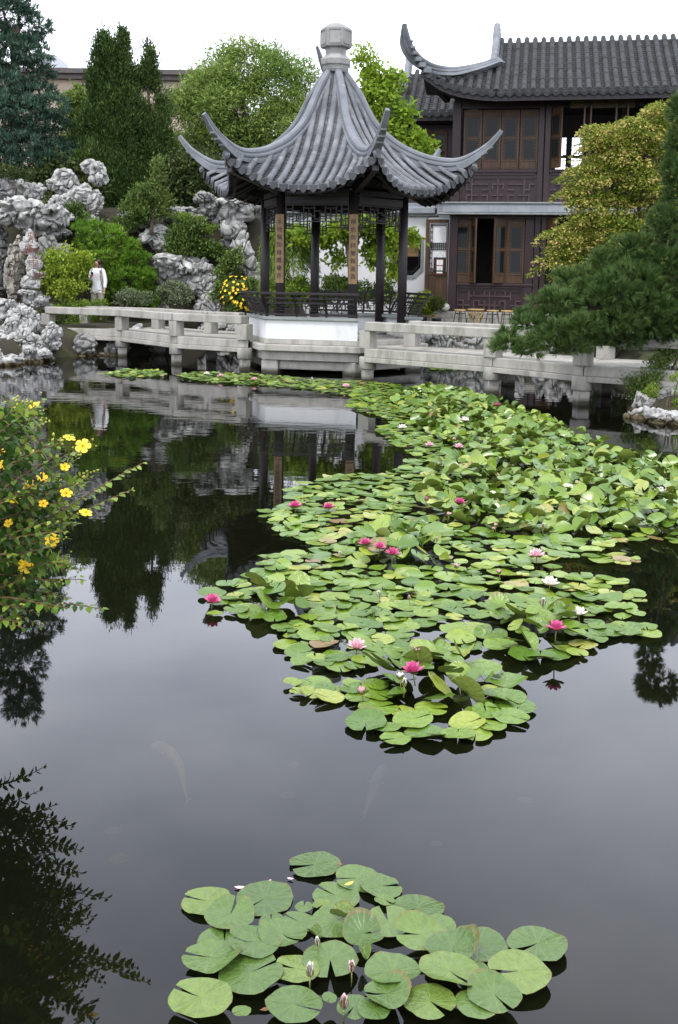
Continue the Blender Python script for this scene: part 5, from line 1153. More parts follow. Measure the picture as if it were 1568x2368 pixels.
# ================================================================== water lilies
def padmat(name, use_island, c1=(.060, .130, .010), c2=(.125, .210, .016), c3=(.20, .27, .024), rough=.30, old=1.0):
    m = bpy.data.materials.new(name); m.use_nodes = True; t = m.node_tree; N = t.nodes; L = t.links; b = N['Principled BSDF']
    b.inputs['Roughness'].default_value = rough; b.inputs['Specular IOR Level'].default_value = .62
    g = N.new('ShaderNodeNewGeometry'); oi = N.new('ShaderNodeObjectInfo'); rnd = g.outputs['Random Per Island'] if use_island else oi.outputs['Random']
    cr = N.new('ShaderNodeValToRGB'); e = cr.color_ramp.elements
    e[0].position = 0; e[0].color = (*c1, 1); e[1].position = .55; e[1].color = (*c2, 1)
    q = e.new(.90); q.color = (*c3, 1); q = e.new(.975); q.color = (.30, .32, .06, 1) if old else (*c3, 1)
    if old: q = e.new(.995); q.color = (.20, .13, .05, 1)
    L.new(rnd, cr.inputs['Fac'])
    tc = N.new('ShaderNodeTexCoord'); no = N.new('ShaderNodeTexNoise'); no.inputs['Scale'].default_value = 3.0 if not use_island else 12; no.inputs['Detail'].default_value = 4; L.new(tc.outputs['Object'], no.inputs['Vector'])
    hv = N.new('ShaderNodeHueSaturation'); mr = N.new('ShaderNodeMapRange'); mr.inputs['From Min'].default_value = .3; mr.inputs['From Max'].default_value = .7; mr.inputs['To Min'].default_value = .82; mr.inputs['To Max'].default_value = 1.15
    L.new(no.outputs['Fac'], mr.inputs['Value']); L.new(mr.outputs[0], hv.inputs['Value']); L.new(cr.outputs['Color'], hv.inputs['Color']); out = hv.outputs['Color']
    # brown specks and nibbled blemishes
    n2 = N.new('ShaderNodeTexNoise'); n2.inputs['Scale'].default_value = 14 if not use_island else 60; n2.inputs['Detail'].default_value = 3; L.new(tc.outputs['Object'], n2.inputs['Vector'])
    r2 = N.new('ShaderNodeValToRGB'); r2.color_ramp.elements[0].position = .66; r2.color_ramp.elements[1].position = .74; L.new(n2.outputs['Fac'], r2.inputs['Fac'])
    mi = N.new('ShaderNodeMixRGB'); L.new(r2.outputs['Color'], mi.inputs['Fac']); L.new(out, mi.inputs['Color1']); mi.inputs['Color2'].default_value = (.05, .06, .015, 1); out = mi.outputs['Color']
    bk = N.new('ShaderNodeMixRGB'); L.new(g.outputs['Backfacing'], bk.inputs['Fac']); L.new(out, bk.inputs['Color1']); bk.inputs['Color2'].default_value = (.13, .165, .03, 1); L.new(bk.outputs['Color'], b.inputs['Base Color'])
    if not use_island:                     # thin brown rim
        ln = N.new('ShaderNodeVectorMath'); ln.operation = 'LENGTH'; L.new(tc.outputs['Object'], ln.inputs[0]); rr = N.new('ShaderNodeMapRange'); rr.inputs['From Min'].default_value = .93; rr.inputs['From Max'].default_value = 1.0; L.new(ln.outputs['Value'], rr.inputs['Value'])
        rm = N.new('ShaderNodeMath'); rm.operation = 'MULTIPLY'; L.new(rr.outputs[0], rm.inputs[0]); L.new(no.outputs['Fac'], rm.inputs[1])
        ri = N.new('ShaderNodeMixRGB'); L.new(rm.outputs[0], ri.inputs['Fac']); L.new(bk.outputs['Color'], ri.inputs['Color1']); ri.inputs['Color2'].default_value = (.16, .10, .03, 1); L.new(ri.outputs['Color'], b.inputs['Base Color'])
        # raised veins fan out from the notch
        sx = N.new('ShaderNodeSeparateXYZ'); L.new(tc.outputs['Object'], sx.inputs[0]); at = N.new('ShaderNodeMath'); at.operation = 'ARCTAN2'; L.new(sx.outputs['Y'], at.inputs[0]); L.new(sx.outputs['X'], at.inputs[1])
        mu = N.new('ShaderNodeMath'); mu.operation = 'MULTIPLY'; mu.inputs[1].default_value = 7.5; L.new(at.outputs[0], mu.inputs[0]); sn = N.new('ShaderNodeMath'); sn.operation = 'SINE'; L.new(mu.outputs[0], sn.inputs[0])
        pw = N.new('ShaderNodeMath'); pw.operation = 'POWER'; ab = N.new('ShaderNodeMath'); ab.operation = 'ABSOLUTE'; L.new(sn.outputs[0], ab.inputs[0]); L.new(ab.outputs[0], pw.inputs[0]); pw.inputs[1].default_value = .14
        vi = N.new('ShaderNodeMapRange'); vi.inputs['From Min'].default_value = .6; vi.inputs['From Max'].default_value = .95; vi.inputs['To Min'].default_value = .13; vi.inputs['To Max'].default_value = 0; L.new(pw.outputs[0], vi.inputs['Value'])
        vc = N.new('ShaderNodeMixRGB'); L.new(vi.outputs[0], vc.inputs['Fac']); L.new(ri.outputs['Color'], vc.inputs['Color1']); vc.inputs['Color2'].default_value = (.26, .32, .10, 1); L.new(vc.outputs['Color'], b.inputs['Base Color'])
        ad = N.new('ShaderNodeMath'); ad.operation = 'MULTIPLY_ADD'; L.new(no.outputs['Fac'], ad.inputs[0]); ad.inputs[1].default_value = 2.2; L.new(pw.outputs[0], ad.inputs[2])
        bu = N.new('ShaderNodeBump'); bu.inputs['Strength'].default_value = .2; bu.inputs['Distance'].default_value = .03; L.new(ad.outputs[0], bu.inputs['Height']); L.new(bu.outputs[0], b.inputs['Normal'])
    tr = N.new('ShaderNodeBsdfTranslucent'); L.new(out, tr.inputs['Color']); ms = N.new('ShaderNodeMixShader'); ms.inputs['Fac'].default_value = .09
    L.new(b.outputs[0], ms.inputs[1]); L.new(tr.outputs[0], ms.inputs[2]); L.new(ms.outputs[0], N['Material Output'].inputs['Surface'])
    return m
M['pad'] = padmat('lily_pad', False); M['padmass'] = padmat('lily_pads_far', True); M['padnear'] = padmat('lily_pad_near', False, (.052, .105, .017), (.085, .148, .026), (.125, .185, .03), .34, 0)
def pad_geo(seed, kind, seg=26, rings=(.0, .3, .6, .82, .95, 1.0)):
    """unit pad with a notch; kind 0 lies flat, 1 has a lifted rim, 2 is cupped, 3 folds up along the middle"""
    rg = random.Random(seed); no = rg.uniform(.05, .16); p1, p2 = rg.uniform(0, 6.28), rg.uniform(0, 6.28); V = [(0, 0, 0)]; F = []
    tw = rg.uniform(-.3, .3); tilt = rg.uniform(0, 6.28); am = rg.uniform(.7, 1.2); el = rg.uniform(.90, 1.0)
    for r in rings[1:]:
        for k in range(seg + 1):
            th = no + (2 * math.pi - 2 * no) * k / seg; nx_ = min(k, seg - k) / seg
            rr = r * (1 + .018 * math.sin(5 * th + p1) + .012 * math.sin(9 * th + p2) + .02 * noise.noise(Vector((math.cos(th) * 3 + seed, math.sin(th) * 3, 1)))) * (1 - .05 * math.exp(-(nx_ / .03) ** 2) if r > .9 else 1)
            x, y = rr * math.cos(th), rr * math.sin(th) * el
            z = .034 * r ** 2 * math.sin(3 * th + p2) + .016 * math.sin(7 * th + p1) * r ** 4 - .03 * (1 - r)
            d = x * math.cos(tilt) + y * math.sin(tilt)
            if kind == 0: z += .02 * am * max(0, d) ** 3
            elif kind == 1: z += .42 * am * max(0, d - .25) ** 1.4 + .03 * r ** 3
            elif kind == 2: z += .62 * am * max(0, d + .1) ** 1.7 + .30 * max(0, -d - .45) ** 1.2
            elif kind == 3: y2 = y; y = y * .62; z += .80 * am * abs(y2) ** 1.3
            V.append((x, y, z))
    n = seg + 1
    for k in range(seg): F.append((0, 1 + k, 2 + k))
    for i in range(len(rings) - 2):
        for k in range(seg): a = 1 + i * n + k; F.append((a, a + n, a + n + 1, a + 1))
    return V, F
PADS = {k: [] for k in range(4)}; PADSN = {k: [] for k in range(4)}
for k in range(4):
    for i in range(4):
        V, F = pad_geo(k * 10 + i, k); me = new_mesh('lily_pad', V, F, True); me.materials.append(M['pad']); PADS[k].append(me); m2 = me.copy(); m2.materials.clear(); m2.materials.append(M['padnear']); PADSN[k].append(m2)
GN = 'lily pads of the near cluster'; GR = 'lily pads of the large raft'
NEAR = [(576, 117, 168, 0), (714, 165, 148, 0), (790, 190, 135, 0), (644, 218, 158, 0), (228, 242, 168, 0), (415, 226, 186, 0), (800, 235, 68, 0), (904, 263, 178, 0), (540, 262, 60, 0), (602, 252, 72, 0), (303, 300, 172, 1), (436, 315, 86, 0), (525, 310, 112, 0), (640, 310, 165, 0), (730, 363, 134, 2), (810, 312, 160, 0), (970, 325, 122, 0), (285, 383, 182, 0), (380, 402, 172, 1), (470, 370, 162, 1), (243, 447, 195, 1), (915, 372, 172, 1), (1015, 420, 172, 2), (1100, 388, 190, 0), (1290, 387, 195, 0), (625, 445, 184, 0), (515, 475, 152, 0), (370, 490, 212, 0), (825, 500, 192, 1), (1008, 505, 202, 1), (1230, 485, 205, 0), (1090, 480, 84, 0), (208, 580, 215, 0), (510, 600, 190, 0), (805, 577, 152, 2), (945, 590, 172, 0), (1150, 575, 186, 1), (700, 612, 112, 0), (765, 620, 112, 0), (622, 582, 54, 0), (340, 630, 62, 0), (1100, 600, 150, 0), (665, 312, 92, 3), (735, 440, 70, 3), (575, 372, 60, 3)]
ORD = ['first', 'second', 'third', 'fourth', 'fifth', 'sixth', 'seventh', 'eighth', 'ninth', 'tenth', 'eleventh', 'twelfth', 'thirteenth', 'fourteenth', 'fifteenth', 'sixteenth', 'seventeenth', 'eighteenth', 'nineteenth', 'twentieth', '21st', '22nd', '23rd', '24th', '25th', '26th', '27th', '28th', '29th', '30th', '31st', '32nd', '33rd', '34th', '35th', '36th', '37th', '38th', '39th', '40th']
def place_pad(x, y, r, kind, label, group, rng, z=None, tilt=3.0, i=0):
    o = link('lily_pad', (PADSN if group == GN else PADS)[kind][rng.randrange(4)]); o.location = (x, y, z if z is not None else .006 + .012 * rng.random())
    o.rotation_euler = (rad(rng.gauss(0, tilt)), rad(rng.gauss(0, tilt)), rng.uniform(0, 6.28)); o.scale = (r, r, r)
    return tag(o, label, 'lily pad', group)
rng = random.Random(3)
rows = sorted(NEAR, key=lambda p: p[1]); per = 6; KW = {0: 'flat', 1: 'lifted-edge', 2: 'cupped', 3: 'folded'}
for ri in range(0, len(rows), per):
    for ci, (zx, zy, wd, kd) in enumerate(sorted(rows[ri:ri + per])):
        px_, py_ = 313.6 + .72 * zx, 1913 + .72 * zy; p = at_z(px_, py_, .01); a = at_z(px_ - wd * .36, py_, .01); b = at_z(px_ + wd * .36, py_, .01)
        place_pad(p.x, p.y, (b - a).length / 2, kd, '%s pad of the near lily cluster, row %s from its top, %s from the left' % (KW[kd], ORD[ri // per], ORD[ci]), GN, rng, z=.008 + .010 * (ri // per) * .5 + .006 * rng.random() + (.012 if kd else 0), tilt=2.6)
# ---- flowers
M['pinkdeep'] = pmat('deep_pink_petal', (.48, .035, .17), (.68, .16, .36), rough=.45, scale=9); M['pinkpale'] = pmat('pale_pink_petal', (.70, .36, .44), (.82, .60, .64), rough=.45, scale=8)
M['whitepetal'] = pmat('white_petal', (.76, .70, .68), (.85, .83, .78), rough=.45, scale=8); M['stamen'] = pmat('golden_stamens', (.75, .38, .02), (.85, .55, .05), rough=.6, scale=20); M['sepal'] = pmat('green_sepal', (.10, .13, .03), (.24, .22, .07), rough=.5, scale=8)
def petal(mat, w=.26, name='petal'):
    V = []; F = []
    for i, t in enumerate((0, .25, .55, .8, 1.0)):
        ww = w * (.35, .85, 1.0, .66, .04)[i]; lift = (.0, .02, .08, .18, .32)[i]
        for s in (-1, 0, 1): V.append((t, s * ww, lift + (.10 * ww / w if s else 0)))
    for i in range(4):
        for j in range(2): a = i * 3 + j; F.append((a, a + 3, a + 4, a + 1))
    me = new_mesh(name, V, F, True); me.materials.append(M[mat]); return me
PET = {k: petal(k) for k in ('pinkdeep', 'pinkpale', 'whitepetal')}; SEP = petal('sepal', .30, 'sepal')
sm = MB().lathe([(.05, .0), (.16, .06), (.20, .22), (.12, .30)], 10); STM = new_mesh('stamens', sm.v, sm.f, True); STM.materials.append(M['stamen'])
stk = MB().tube([(0, 0, -1.2), (.02, 0, -.5), (0, 0, .02)], [.05, .055, .06], 6); STK = new_mesh('stalk', stk.v, stk.f, True); STK.materials.append(M['sepal'])
def bloom(label, px_, py_, wpx, col, op, group='water lily flowers'):
    """op 1 open, .5 half open, 0 closed bud"""
    p = at_z(px_, py_ + wpx * .2, .05); up_ = inside((p.x, p.y), UP) or any(inside((p.x, p.y), f) for f in FC); zf = .14 if up_ else .05; p = at_z(px_, py_ + wpx * .2, zf); s = wpx / (CAM_F / math.hypot(p.y, 2)) * (.66 if op > .7 else .62)
    if op < .2: s = s * 1.55
    e = thing('lily_flower' if op >= .2 else 'lily_bud', label, 'flower' if op >= .2 else 'bud', (p.x, p.y, zf), rng.uniform(0, 6), group if op >= .2 else 'water lily buds'); e.scale = (s, s, s)
    e.rotation_euler = (rad(rng.uniform(-8, 8)), rad(rng.uniform(-8, 8)), e.rotation_euler[2])
    whorls = ((7, -8, 1.0), (7, -32, .95), (6, -54, .85)) if op > .7 else (((6, -48, 1.0), (5, -66, .95)) if op >= .2 else ((4, -80, .95),))
    for wi, (n, el, sz) in enumerate(whorls):
        for k in range(n):
            o = link('petal', PET[col], None, e); o.rotation_euler = (0, rad(el + rng.uniform(-6, 6)), 2 * math.pi * (k + wi * .5) / n + rng.uniform(-.1, .1)); o.scale = (sz, sz, sz)
    for k in range(4):
        o = link('sepal', SEP, None, e); o.rotation_euler = (0, rad(2 if op > .7 else (-40 if op >= .2 else -76)), 2 * math.pi * k / 4 + .4); o.scale = (1.02,) * 3 if op >= .2 else (.82, 1.0, 1.0)
    if op > .4: link('stamens', STM, None, e)
    link('stalk', STK, None, e); return e
FL = [(491, 1386, 34, 'pinkdeep', 1, 'deep pink bloom at the left tip of the raft'), (683, 1168, 28, 'pinkdeep', 1, 'deep pink bloom on the far left lobe of the raft'), (760, 1171, 26, 'pinkdeep', 1, 'deep pink bloom right of the far left one'),
      (845, 1254, 28, 'pinkdeep', 1, 'leftmost of the three deep pink blooms in a row'), (878, 1263, 26, 'pinkdeep', 1, 'middle one of the three deep pink blooms in a row'), (908, 1277, 30, 'pinkdeep', 1, 'last of the three deep pink blooms in a row'),
      (1062, 1160, 26, 'pinkdeep', 1, 'deep pink bloom among the raised middle leaves'), (986, 1157, 20, 'pinkdeep', .5, 'half-open deep pink bloom among the middle leaves'), (956, 1546, 42, 'pinkdeep', 1, 'large deep pink bloom in the front clump of the raft'),
      (1286, 1449, 38, 'pinkdeep', 1, 'deep pink bloom in the raised clump at the raft edge'), (1150, 937, 16, 'pinkdeep', 1, 'small deep pink bloom near the right bridge'), (825, 1491, 38, 'pinkpale', 1, 'pale pink open bloom left of the front clump'),
      (1241, 1281, 34, 'pinkpale', 1, 'pale pink bloom above the dark open water'), (1037, 1192, 20, 'pinkpale', .5, 'small half-open pale pink bloom in mid raft'), (838, 1602, 34, 'pinkpale', .5, 'half-open pink bloom with yellow heart over dark water'),
      (1060, 1032, 20, 'pinkpale', 1, 'pink bloom on the upper part of the raft'), (1050, 1018, 16, 'pinkpale', .5, 'small pink bloom right above another on the upper raft'), (993, 1028, 18, 'pinkpale', 1, 'pink bloom by the upper left raft edge'),
      (510, 869, 16, 'pinkpale', 1, 'pink bloom on the thin far strip of pads'), (588, 877, 16, 'pinkpale', 1, 'pink bloom below the left pavilion corner'), (478, 864, 14, 'whitepetal', 1, 'white bloom on the thin far strip of pads'), (1146, 1217, 18, 'pinkpale', .5, 'half-open pink bloom on the right of the raft'),
      (1272, 1346, 34, 'whitepetal', 1, 'white bloom beside the open water gap'), (1338, 1416, 36, 'whitepetal', 1, 'white bloom near the right tip of the raft'), (1528, 1136, 28, 'whitepetal', 1, 'white bloom at the far right of the raft'), (930, 988, 20, 'whitepetal', 1, 'white bloom on the upper left lobe of the raft'),
      (1075, 971, 22, 'whitepetal', 1, 'white bloom on the upper raft'), (800, 892, 16, 'pinkpale', 1, 'pale bloom on the far strip below the pavilion'), (926, 1568, 30, 'whitepetal', .5, 'half-open white bloom behind the large deep pink one'), (966, 1508, 28, 'pinkpale', .5, 'half-open white and pink bloom above the front clump'),
      (1054, 1312, 22, 'pinkpale', .5, 'half-open pale pink bloom in mid raft below the trio'), (1155, 1325, 20, 'pinkpale', .5, 'small pale half-open bloom left of the white one'), (1140, 1225, 16, 'pinkpale', .5, 'tiny pink bloom in the raised leaves'), (1170, 1020, 14, 'pinkpale', 1, 'tiny pink bloom on the upper right of the raft'),
      (935, 1584, 22, 'whitepetal', 0, 'plump white bud in front of the large pink bloom'), (1255, 1398, 22, 'whitepetal', 0, 'white bud left of the white bloom near the tip'), (877, 1378, 18, 'whitepetal', 0, 'slim bud standing in the middle of the raft'), (947, 1386, 14, 'pinkpale', 0, 'small pink-tipped bud in the middle of the raft'), (1256, 1220, 14, 'pinkpale', 0, 'pinkish bud right in the raised leaves'),
      (787, 1284, 14, 'whitepetal', 0, 'green bud left of the three pink blooms'), (722, 879, 10, 'whitepetal', 0, 'tall bud on the far strip of pads'), (1310, 1060, 10, 'whitepetal', 0, 'small bud on the upper right of the raft'), (1010, 1250, 12, 'pinkpale', 0, 'pink bud right of the three blooms'),
      (717, 2252, 34, 'whitepetal', 0, 'white-striped bud in the near lily cluster'), (813, 2243, 26, 'pinkpale', 0, 'brownish bud right of the white one in the near cluster'), (795, 2326, 34, 'pinkpale', 0, 'pink-white bud at the bottom of the near cluster'), (735, 2183, 22, 'whitepetal', 0, 'rolled young leaf-like bud in the middle of the near cluster')]
# ---- the raft: outline taken off the picture onto the water plane
RAFT = [[(398, 868), (470, 861), (600, 868), (720, 879), (850, 884), (990, 899), (1090, 917), (1200, 952), (1290, 986), (1380, 1032), (1480, 1068), (1568, 1090), (1720, 1140), (1720, 1262), (1568, 1262), (1500, 1250), (1420, 1262), (1345, 1285), (1330, 1330), (1440, 1350), (1482, 1380), (1478, 1425), (1405, 1440), (1405, 1492), (1330, 1528), (1240, 1530), (1170, 1524), (1060, 1498), (1075, 1540), (1180, 1570), (1205, 1630), (1180, 1685), (1060, 1712), (960, 1700), (920, 1722), (830, 1680), (880, 1630), (845, 1560), (760, 1560), (680, 1530), (655, 1490), (620, 1440), (500, 1430), (472, 1400), (500, 1362), (600, 1330), (610, 1290), (735, 1268), (625, 1222), (612, 1186), (680, 1160), (655, 1135), (790, 1098), (900, 1098), (960, 1066), (872, 1000), (900, 972), (800, 940), (820, 918), (700, 900), (560, 890), (440, 880)],
        [(232, 866), (300, 856), (378, 858), (380, 872), (300, 876)], [(1350, 1292), (1440, 1286), (1490, 1300), (1440, 1312)], [(1432, 1452), (1500, 1456), (1498, 1474), (1430, 1472)], [(668, 1578), (760, 1580), (756, 1612), (672, 1612)], [(755, 1590), (830, 1588), (834, 1622), (762, 1626)],
        [(985, 838), (1120, 836), (1130, 856), (1000, 858)], [(1190, 848), (1290, 850), (1286, 860), (1200, 860)], [(-40, 826), (60, 824), (56, 836), (-40, 838)], [(1395, 829), (1500, 826), (1500, 838), (1400, 838)]]
HOLES = [[(800, 1370), (770, 1410), (740, 1390), (740, 1378)], [(950, 1450), (1080, 1440), (1060, 1500), (930, 1490)], [(1210, 1300), (1350, 1290), (1330, 1335), (1240, 1325)]]
def w_poly(p): return np.array([tuple(at_z(x, y, 0).xy) for x, y in p])
def inside(p, poly):
    x, y = p; c = False; n = len(poly); j = n - 1
    for i in range(n):
        if ((poly[i][1] > y) != (poly[j][1] > y)) and x < (poly[j][0] - poly[i][0]) * (y - poly[i][1]) / (poly[j][1] - poly[i][1]) + poly[i][0]: c = not c
        j = i
    return c
UP = w_poly([(985, 905), (1110, 925), (1290, 995), (1480, 1075), (1650, 1120), (1650, 1240), (1420, 1245), (1230, 1250), (1080, 1230), (960, 1180), (1010, 1090), (1060, 1050), (960, 990), (900, 930)])
FC = [w_poly(p) for p in ([(850, 1540), (1000, 1530), (1130, 1570), (1120, 1640), (900, 1650)], [(1130, 1440), (1300, 1420), (1340, 1500), (1180, 1520)], [(820, 1240), (1000, 1240), (1030, 1320), (850, 1310)], [(580, 1380), (700, 1380), (700, 1430), (600, 1430)])]
HO_ = [w_poly(h) for h in HOLES]
for (x, y, wd, c_, op, lb) in FL: bloom(lb, x, y, wd, c_, op)
placed = []; grid = {}
rp2 = random.Random(21)
for pi, poly in enumerate(RAFT):
    wp = w_poly(poly); x0, y0 = wp.min(0); x1, y1 = wp.max(0); area = abs(sum(wp[i][0] * wp[(i + 1) % len(wp)][1] - wp[(i + 1) % len(wp)][0] * wp[i][1] for i in range(len(wp)))) / 2
    tries = int((x1 - x0) * (y1 - y0) * 320) + 40
    for _ in range(tries):
        x, y = rp2.uniform(x0, x1), rp2.uniform(y0, y1); r = rp2.uniform(.056, .098)
        if rp2.random() < .2: r *= .66
        if not inside((x, y), wp): continue
        if any(inside((x, y), h) for h in HO_) and rp2.random() < .93: continue
        up = inside((x, y), UP) or any(inside((x, y), f) for f in FC)
        md = r * (1.02 if up else 1.22); gx_, gy2 = int(x / .1), int(y / .1); ok = True
        for i in range(gx_ - 2, gx_ + 3):
            for j in range(gy2 - 2, gy2 + 3):
                for (a, b, rr) in grid.get((i, j), ()):
                    if (a - x) ** 2 + (b - y) ** 2 < (md * .5 + rr * .5 * (1.02 if up else 1.22)) ** 2: ok = False; break
                if not ok: break
            if not ok: break
        if ok: grid.setdefault((gx_, gy2), []).append((x, y, r)); placed.append((x, y, r, up))
placed.sort(key=lambda p: p[1])
fl_w = [(at_z(f[0], f[1], 0), f[5]) for f in FL if f[1] < 1800]
near = placed[:258]; used = {}
for (x, y, r, up) in near:
    (fp_, fn) = min(fl_w, key=lambda q: (q[0].x - x) ** 2 + (q[0].y - y) ** 2); dx, dy = x - fp_.x, y - fp_.y
    dn = ('to the right of' if dx > 0 else 'to the left of') if abs(dx) > abs(dy) else ('behind' if dy > 0 else 'in front of'); used.setdefault((fn, dn), []).append((dx * dx + dy * dy, x, y, r, up))
for (fn, dn), lst in used.items():
    for q, (d2, x, y, r, up) in enumerate(sorted(lst)):
        kd = (rp2.choice((1, 2, 2, 3, 1)) if rp2.random() < .72 else 0) if up else (0 if rp2.random() < .72 else 1)
        sh = fn.split(' of the raft')[0]; ord_ = ORD[q]
        words = ('%s green pad %s the %s' % (ord_, dn, fn)).split(); lb = ' '.join(words[:16])
        place_pad(x, y, r * (1.05 if kd == 0 else 1.1), kd, lb, GR, rp2, z=(.01 + .018 * rp2.random() if not up else .04 + .10 * rp2.random()), tilt=(2.5 if not up else 19))
# the rest of the raft, too many to count, is one mass
GEO = {k: [] for k in range(4)}
for k in range(4):
    for i in range(4):
        V, F = pad_geo(100 + k * 10 + i, k, 13, (.0, .45, .85, 1.0)); GEO[k].append((np.array(V), F))
Vs = []; Fs = []; base = 0
for (x, y, r, up) in placed[258:]:
    kd = (rp2.choice((1, 2, 2, 3, 1)) if rp2.random() < .82 else 0) if up else (0 if rp2.random() < .70 else 1)
    V, F = GEO[kd][rp2.randrange(4)]; t_ = 21 if up else 3.5
    Rm = np.array(Matrix.Rotation(rad(rp2.gauss(0, t_)), 3, 'X') @ Matrix.Rotation(rad(rp2.gauss(0, t_)), 3, 'Y') @ Matrix.Rotation(rp2.uniform(0, 6.28), 3, 'Z'))
    W = V @ Rm.T * (r * (1.05 if kd == 0 else 1.0)) + np.array([x, y, (.012 + .02 * rp2.random()) if not up else .03 + .12 * rp2.random()])
    Vs.append(W); Fs += [tuple(i + base for i in f) for f in F]; base += len(W)
tag(link('lily_pads', new_mesh('lily_pads', np.concatenate(Vs), Fs, True), M['padmass']), 'mass of green lily pads crowding the far part of the raft', 'lily pads', None, 'stuff')
# ---- fallen petals and leaf scraps around the near cluster
sc = MB().add([(-1, 0, .05), (-.3, -.4, .0), (.5, -.35, .05), (1, 0, .2), (.5, .35, .05), (-.3, .4, .0)], [(0, 1, 2, 3, 4, 5)])
for (zx, zy, wd, c_, lb) in ((335, 180, 34, 'pinkpale', 'pale pink fallen petal standing off the upper pads'), (420, 166, 38, 'pinkpale', 'pale pink fallen petal above a flat pad of the near cluster'), (497, 152, 22, 'pinkpale', 'pale curled petal left of the topmost near pad'), (655, 106, 20, 'leafbrown', 'small brown leaf scrap at the topmost near pad'), (503, 267, 18, 'leafbrown', 'tiny orange leaf scrap between the near pads'), (685, 190, 34, 'leafyellow', 'yellow leaf scrap lying on an upper near pad'), (420, 568, 38, 'leafbrown', 'dark brown leaf scrap left of the lower near pads'), (167, 200, 16, 'whitepetal', 'white speck of petal at the leftmost upper pad')):
    if 'leafbrown' not in M: M['leafbrown'] = pmat('brown_leaf', (.14, .06, .03), (.24, .12, .06), rough=.6); M['leafyellow'] = pmat('yellow_leaf', (.42, .32, .05), (.55, .40, .08), rough=.6)
    p = at_z(313.6 + .72 * zx, 1913 + .72 * zy, .02); o = link('leaf_scrap', new_mesh('leaf_scrap', sc.v, sc.f), M[c_]); s = wd * .36 / (CAM_F / math.hypot(p.y, 2)); o.scale = (s, s, s); o.location = (p.x, p.y, .03 if 'lying' in lb else .006); o.rotation_euler = (0, 0, rng.uniform(-.8, .8)); tag(o, lb, 'leaf scrap', 'scraps floating by the near cluster')
# ---- koi under the surface
def koi(label, path, ln, w_, mat, z):
    P = [at_z(x, y, z) for x, y in path]; tt_ = np.arange(len(P)); sx_ = [spline(tt_, [p[i] for p in P]) for i in range(2)]; n = 15
    c0 = Vector((float(sx_[0](len(P) / 2)), float(sx_[1](len(P) / 2)), z)); e = thing('koi', label, 'fish', c0, 0, 'koi in the pond'); rings = []; pts = []
    for i in range(n):
        t_ = (len(P) - 1) * i / (n - 1); pts.append(Vector((float(sx_[0](t_)), float(sx_[1](t_)), 0)) - Vector((c0.x, c0.y, 0)))
    for i in range(n):
        d = (pts[min(i + 1, n - 1)] - pts[max(0, i - 1)]).normalized(); l = Vector((-d.y, d.x, 0)); g = i / (n - 1); w2 = w_ * float(np.interp(g, [0, .08, .3, .6, .85, 1], [.35, .75, .95, .7, .32, .16]))
        rings.append([pts[i] + l * (w2 * math.cos(a)) + Vector((0, 0, w2 * 1.15 * math.sin(a))) for a in np.linspace(0, 2 * math.pi, 10, endpoint=False)])
    MB().loft(rings).build('body', mat, e, True)
    d = (pts[-1] - pts[-2]).normalized(); l = Vector((-d.y, d.x, 0)); t_ = pts[-1]
    MB().add([t_ - d * .01, t_ + d * w_ * 1.8 + l * w_ * .55 + Vector((0, 0, .02)), t_ + d * w_ * 1.2, t_ + d * w_ * 1.8 - l * w_ * .55 + Vector((0, 0, -.02))], [(0, 1, 2), (0, 2, 3)]).build('tail_fin', mat, e)
    for s in (-1, 1):
        d = (pts[4] - pts[3]).normalized(); l = Vector((-d.y, d.x, 0)) * s; q = pts[4] + l * w_ * .8
        MB().add([q, q + l * w_ * .6 + d * w_ * .5, q + l * w_ * .45 + d * w_ * 1.0, q + d * w_ * .5], [(0, 1, 2, 3)]).build('pectoral_fin', mat, e)
    q = pts[6]; d = (pts[9] - pts[6]); MB().add([q + Vector((0, 0, w_)), q + d * .3 + Vector((0, 0, w_ * 1.6)), q + d + Vector((0, 0, w_ * .9))], [(0, 1, 2)]).build('dorsal_fin', mat, e)
M['koiw'] = pmat('pale_koi_scales', (.80, .68, .46), (.90, .82, .64), rough=.4, scale=30, c3=(.75, .45, .2), s3=6); M['koio'] = pmat('orange_koi_scales', (.65, .22, .03), (.78, .36, .08), rough=.4, scale=20); M['koig'] = pmat('grey_koi_scales', (.40, .42, .42), (.58, .60, .60), rough=.4, scale=30)
koi('pale golden koi curving under the surface in the open water', [(345, 1730), (372, 1728), (400, 1748), (420, 1785), (424, 1812), (432, 1845)], .6, .027, M['koiw'], -.045)
koi('grey-white koi faint under the surface right of the pale one', [(888, 1770), (872, 1800), (864, 1830), (852, 1860), (842, 1885)], .5, .026, M['koig'], -.10)
koi('orange koi swimming by the left bridge', [(356, 843.5), (342, 842), (328, 840.5), (316, 839.5)], .5, .035, M['koio'], -.10)
koi('tan koi in the dark reflection of the rocks', [(250, 1062), (275, 1064), (300, 1068), (318, 1070)], .5, .03, M['koio'], -.10)
M['sunk'] = pmat('sunken_leaf', (.26, .25, .13), (.34, .33, .18), rough=.8)
